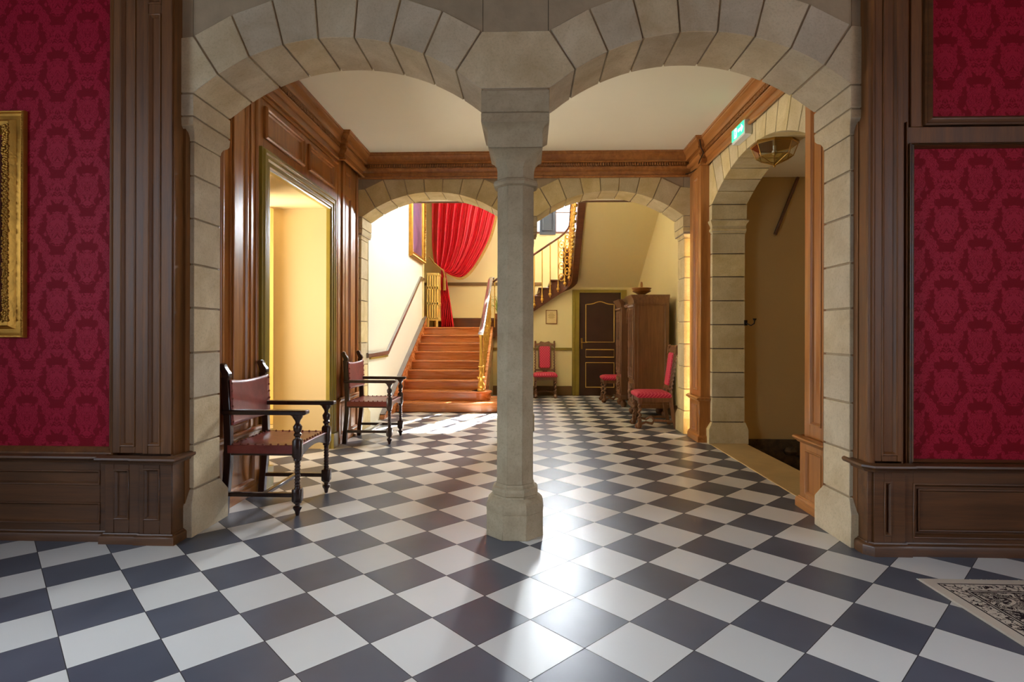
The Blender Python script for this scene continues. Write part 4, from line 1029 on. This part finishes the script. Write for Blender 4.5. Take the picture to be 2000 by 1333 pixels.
m = MB(); m.tube([(.0, -.02, .10), (0, -.03, .15), (0, -.01, .20), (0, .01, .21), (0, .03, .17), (0, .02, .10)], .012, 8); obj('handle', m, M['bronze'], V)

# framed notice
N_ = thing('framed_notice', 'small framed notice with faint print on the yellow wall under the stairs', 'notice', (.466, 11.30, 1.57))
m = MB(); m.box(-.105, .105, -.012, 0, -.13, .13); obj('sheet', m, M['paper'], N_)
m = MB(); frame_on(m, (-.115, .115, -.14, .14), (0,0,0), (1,0,0), (0,-1,0), [(0,0),(0,.018),(.012,.02),(.016,.01),(.016,0)]); obj('frame', m, M['bronze'], N_)
m = MB()
for i, (a, z) in enumerate(((.03, .075), (.05, .045), (.07, .03), (.05, .005), (.065, -.01), (.04, -.03))): m.box(-a, a, -.0135, -.012, z, z+.006)
obj('print', m, M['ink'], N_)

# plant on the upper flight
Pl = thing('potted_plant', 'small spiky green plant on the upper stair, left of the column', 'plant', (-.60, 11.35, 1.517))
m = MB(); m.lathe((0,0,0), [(0, .05), (.10, .075), (.12, .08), (.12, .07), (.10, .065)], 16); obj('pot', m, M['pot'], Pl)
m = MB()
for i in range(46):
    a = random.random()*2*PI; L = random.uniform(.18, .34); h = random.uniform(.10, .36); pts = []
    for k in range(7):
        u = k/6; pts.append(Vector((math.cos(a)*L*u*.8, math.sin(a)*L*u*.5, .11+h*math.sin(u*2.2)*1.1)))
    sd_ = Vector((-math.sin(a), math.cos(a), 0))
    R_ = [[p+sd_*.009*(1-k/6.5), p+Vector((0,0,.002)), p-sd_*.009*(1-k/6.5), p-Vector((0,0,.002))] for k, p in enumerate(pts)]; m.loft(R_)
obj('leaves', m, M['leafm'], Pl)

# ------------------------------------------------------------ lantern, exit sign, hook, cable, rug
Lt = thing('ceiling_lantern', 'octagonal brass and glass lantern under the crown of the side arch', 'lamp', (2.24, 5.22, 2.905))
def octr(r, z): return [(r*math.cos(PI/8+i*PI/4), r*math.sin(PI/8+i*PI/4), z) for i in range(8)]
m = MB(); m.loft([octr(.205, .045), octr(.205, .062), octr(.19, .085), octr(.12, .09)]); m.tube(octr(.195, .045), .006, 6, closed=True); m.tube(octr(.155, -.062), .004, 6, closed=True)
for a, b in zip(octr(.195, .045), octr(.155, -.062)): m.tube([a, b], .0035, 6); m.tube([b, (0, 0, -.135)], .0035, 6)
m.ball((0,0,-.138), .012, 8, 5); obj('brass_frame', m, M['brass'], Lt)
m = MB(); m.loft([octr(.192, .045), octr(.152, -.062)], cap=False); obj('clear_pane', m, M['glass'], Lt, smooth=0)
m = MB(); m.loft([octr(.152, -.062), octr(.004, -.132)], cap=False); obj('amber_pane', m, M['yglass'], Lt, smooth=0)
m = MB(); m.tube([(0,0,.06), (0,0,.01)], .014, 8); m.ball((0,0,-.015), .024, 10, 6); obj('bulb', m, M['greywhite'], Lt)
Ex = thing('exit_sign', 'green and white emergency exit sign on the stone beside the right cornice', 'sign', (2.02, 5.42, 3.15), 0)
m = MB(); m.box(-.035, .04, -.16, .16, -.075, .065); obj('housing', m, M['greywhite'], Ex, bevel=.006)
m = MB(); m.box(-.040, -.034, -.15, .15, -.050, .058); obj('green_panel', m, M['exitgreen'], Ex)
m = MB(); ef = -.044
def sh(poly): m.prism(poly, ef, ef+.005, 'x')
sh([(.02, -.04), (.075, -.04), (.075, .045), (.02, .045)])                      # doorway
sh([(-.02, -.008), (-.10, -.008), (-.10, -.03), (-.14, .004), (-.10, .038), (-.10, .015), (-.02, .015)])  # arrow
obj('pictogram', m, M['exitwhite'], Ex)
m = MB(); sh2 = lambda poly: m.prism(poly, ef-.003, ef+.001, 'x')
sh2([(.040, .0), (.058, .0), (.062, .024), (.046, .026)]); sh2([(.040, .002), (.030, -.02), (.036, -.024), (.05, -.002)]); sh2([(.052, .002), (.060, -.034), (.066, -.032), (.060, .002)]); sh2([(.046, .022), (.030, .012), (.032, .007), (.050, .014)])
m.lathe((ef-.003, .055, .034), [(0, .007), (.004, .007)], 10, axis='x'); obj('running_figure', m, M['exitgreen'], Ex)
m = MB(); m.tube([(2.43, 6.40, 1.36), (2.47, 6.34, 1.33), (2.50, 6.33, 1.35), (2.505, 6.33, 1.385)], .007, 8); m.lathe((2.505, 6.33, 1.385), [(0, .012), (.02, .022), (.022, .02)], 10); m.box(2.42, 2.45, 6.39, 6.41, 1.33, 1.39)
tag(obj('wall_hook', m, M['darkmetal']), 'small dark metal hook on the far jamb of the side arch', 'hook')
m = MB(); m.tube([(1.90, 6.89, 3.17), (1.93, 6.80, 3.155), (1.965, 6.62, 3.165), (1.95, 6.5, 3.21), (1.97, 6.42, 3.28), (1.94, 6.42, 3.34), (1.925, 6.42, 3.45)], .006, 6)
tag(obj('cable', m, M['darkmetal']), 'thin dark cable looping round the far right corner of the cornice', 'cable')
m = MB(); m.box(0, 2.4, -3.2, 0, 0, .010); o = obj('rug', m, M['rug'], loc=(1.955, 2.89, .001)); tag(o, 'cream and black patterned rug at the bottom right corner of the floor', 'rug')
m = MB()
for i in range(120):
    x = .0+2.4*i/120; m.bar((x, 0, .004), (x+random.uniform(-.004,.004), .012+random.random()*.006, .002), .006, .004)
f_ = obj('fringe', m, M['greywhite'], o)
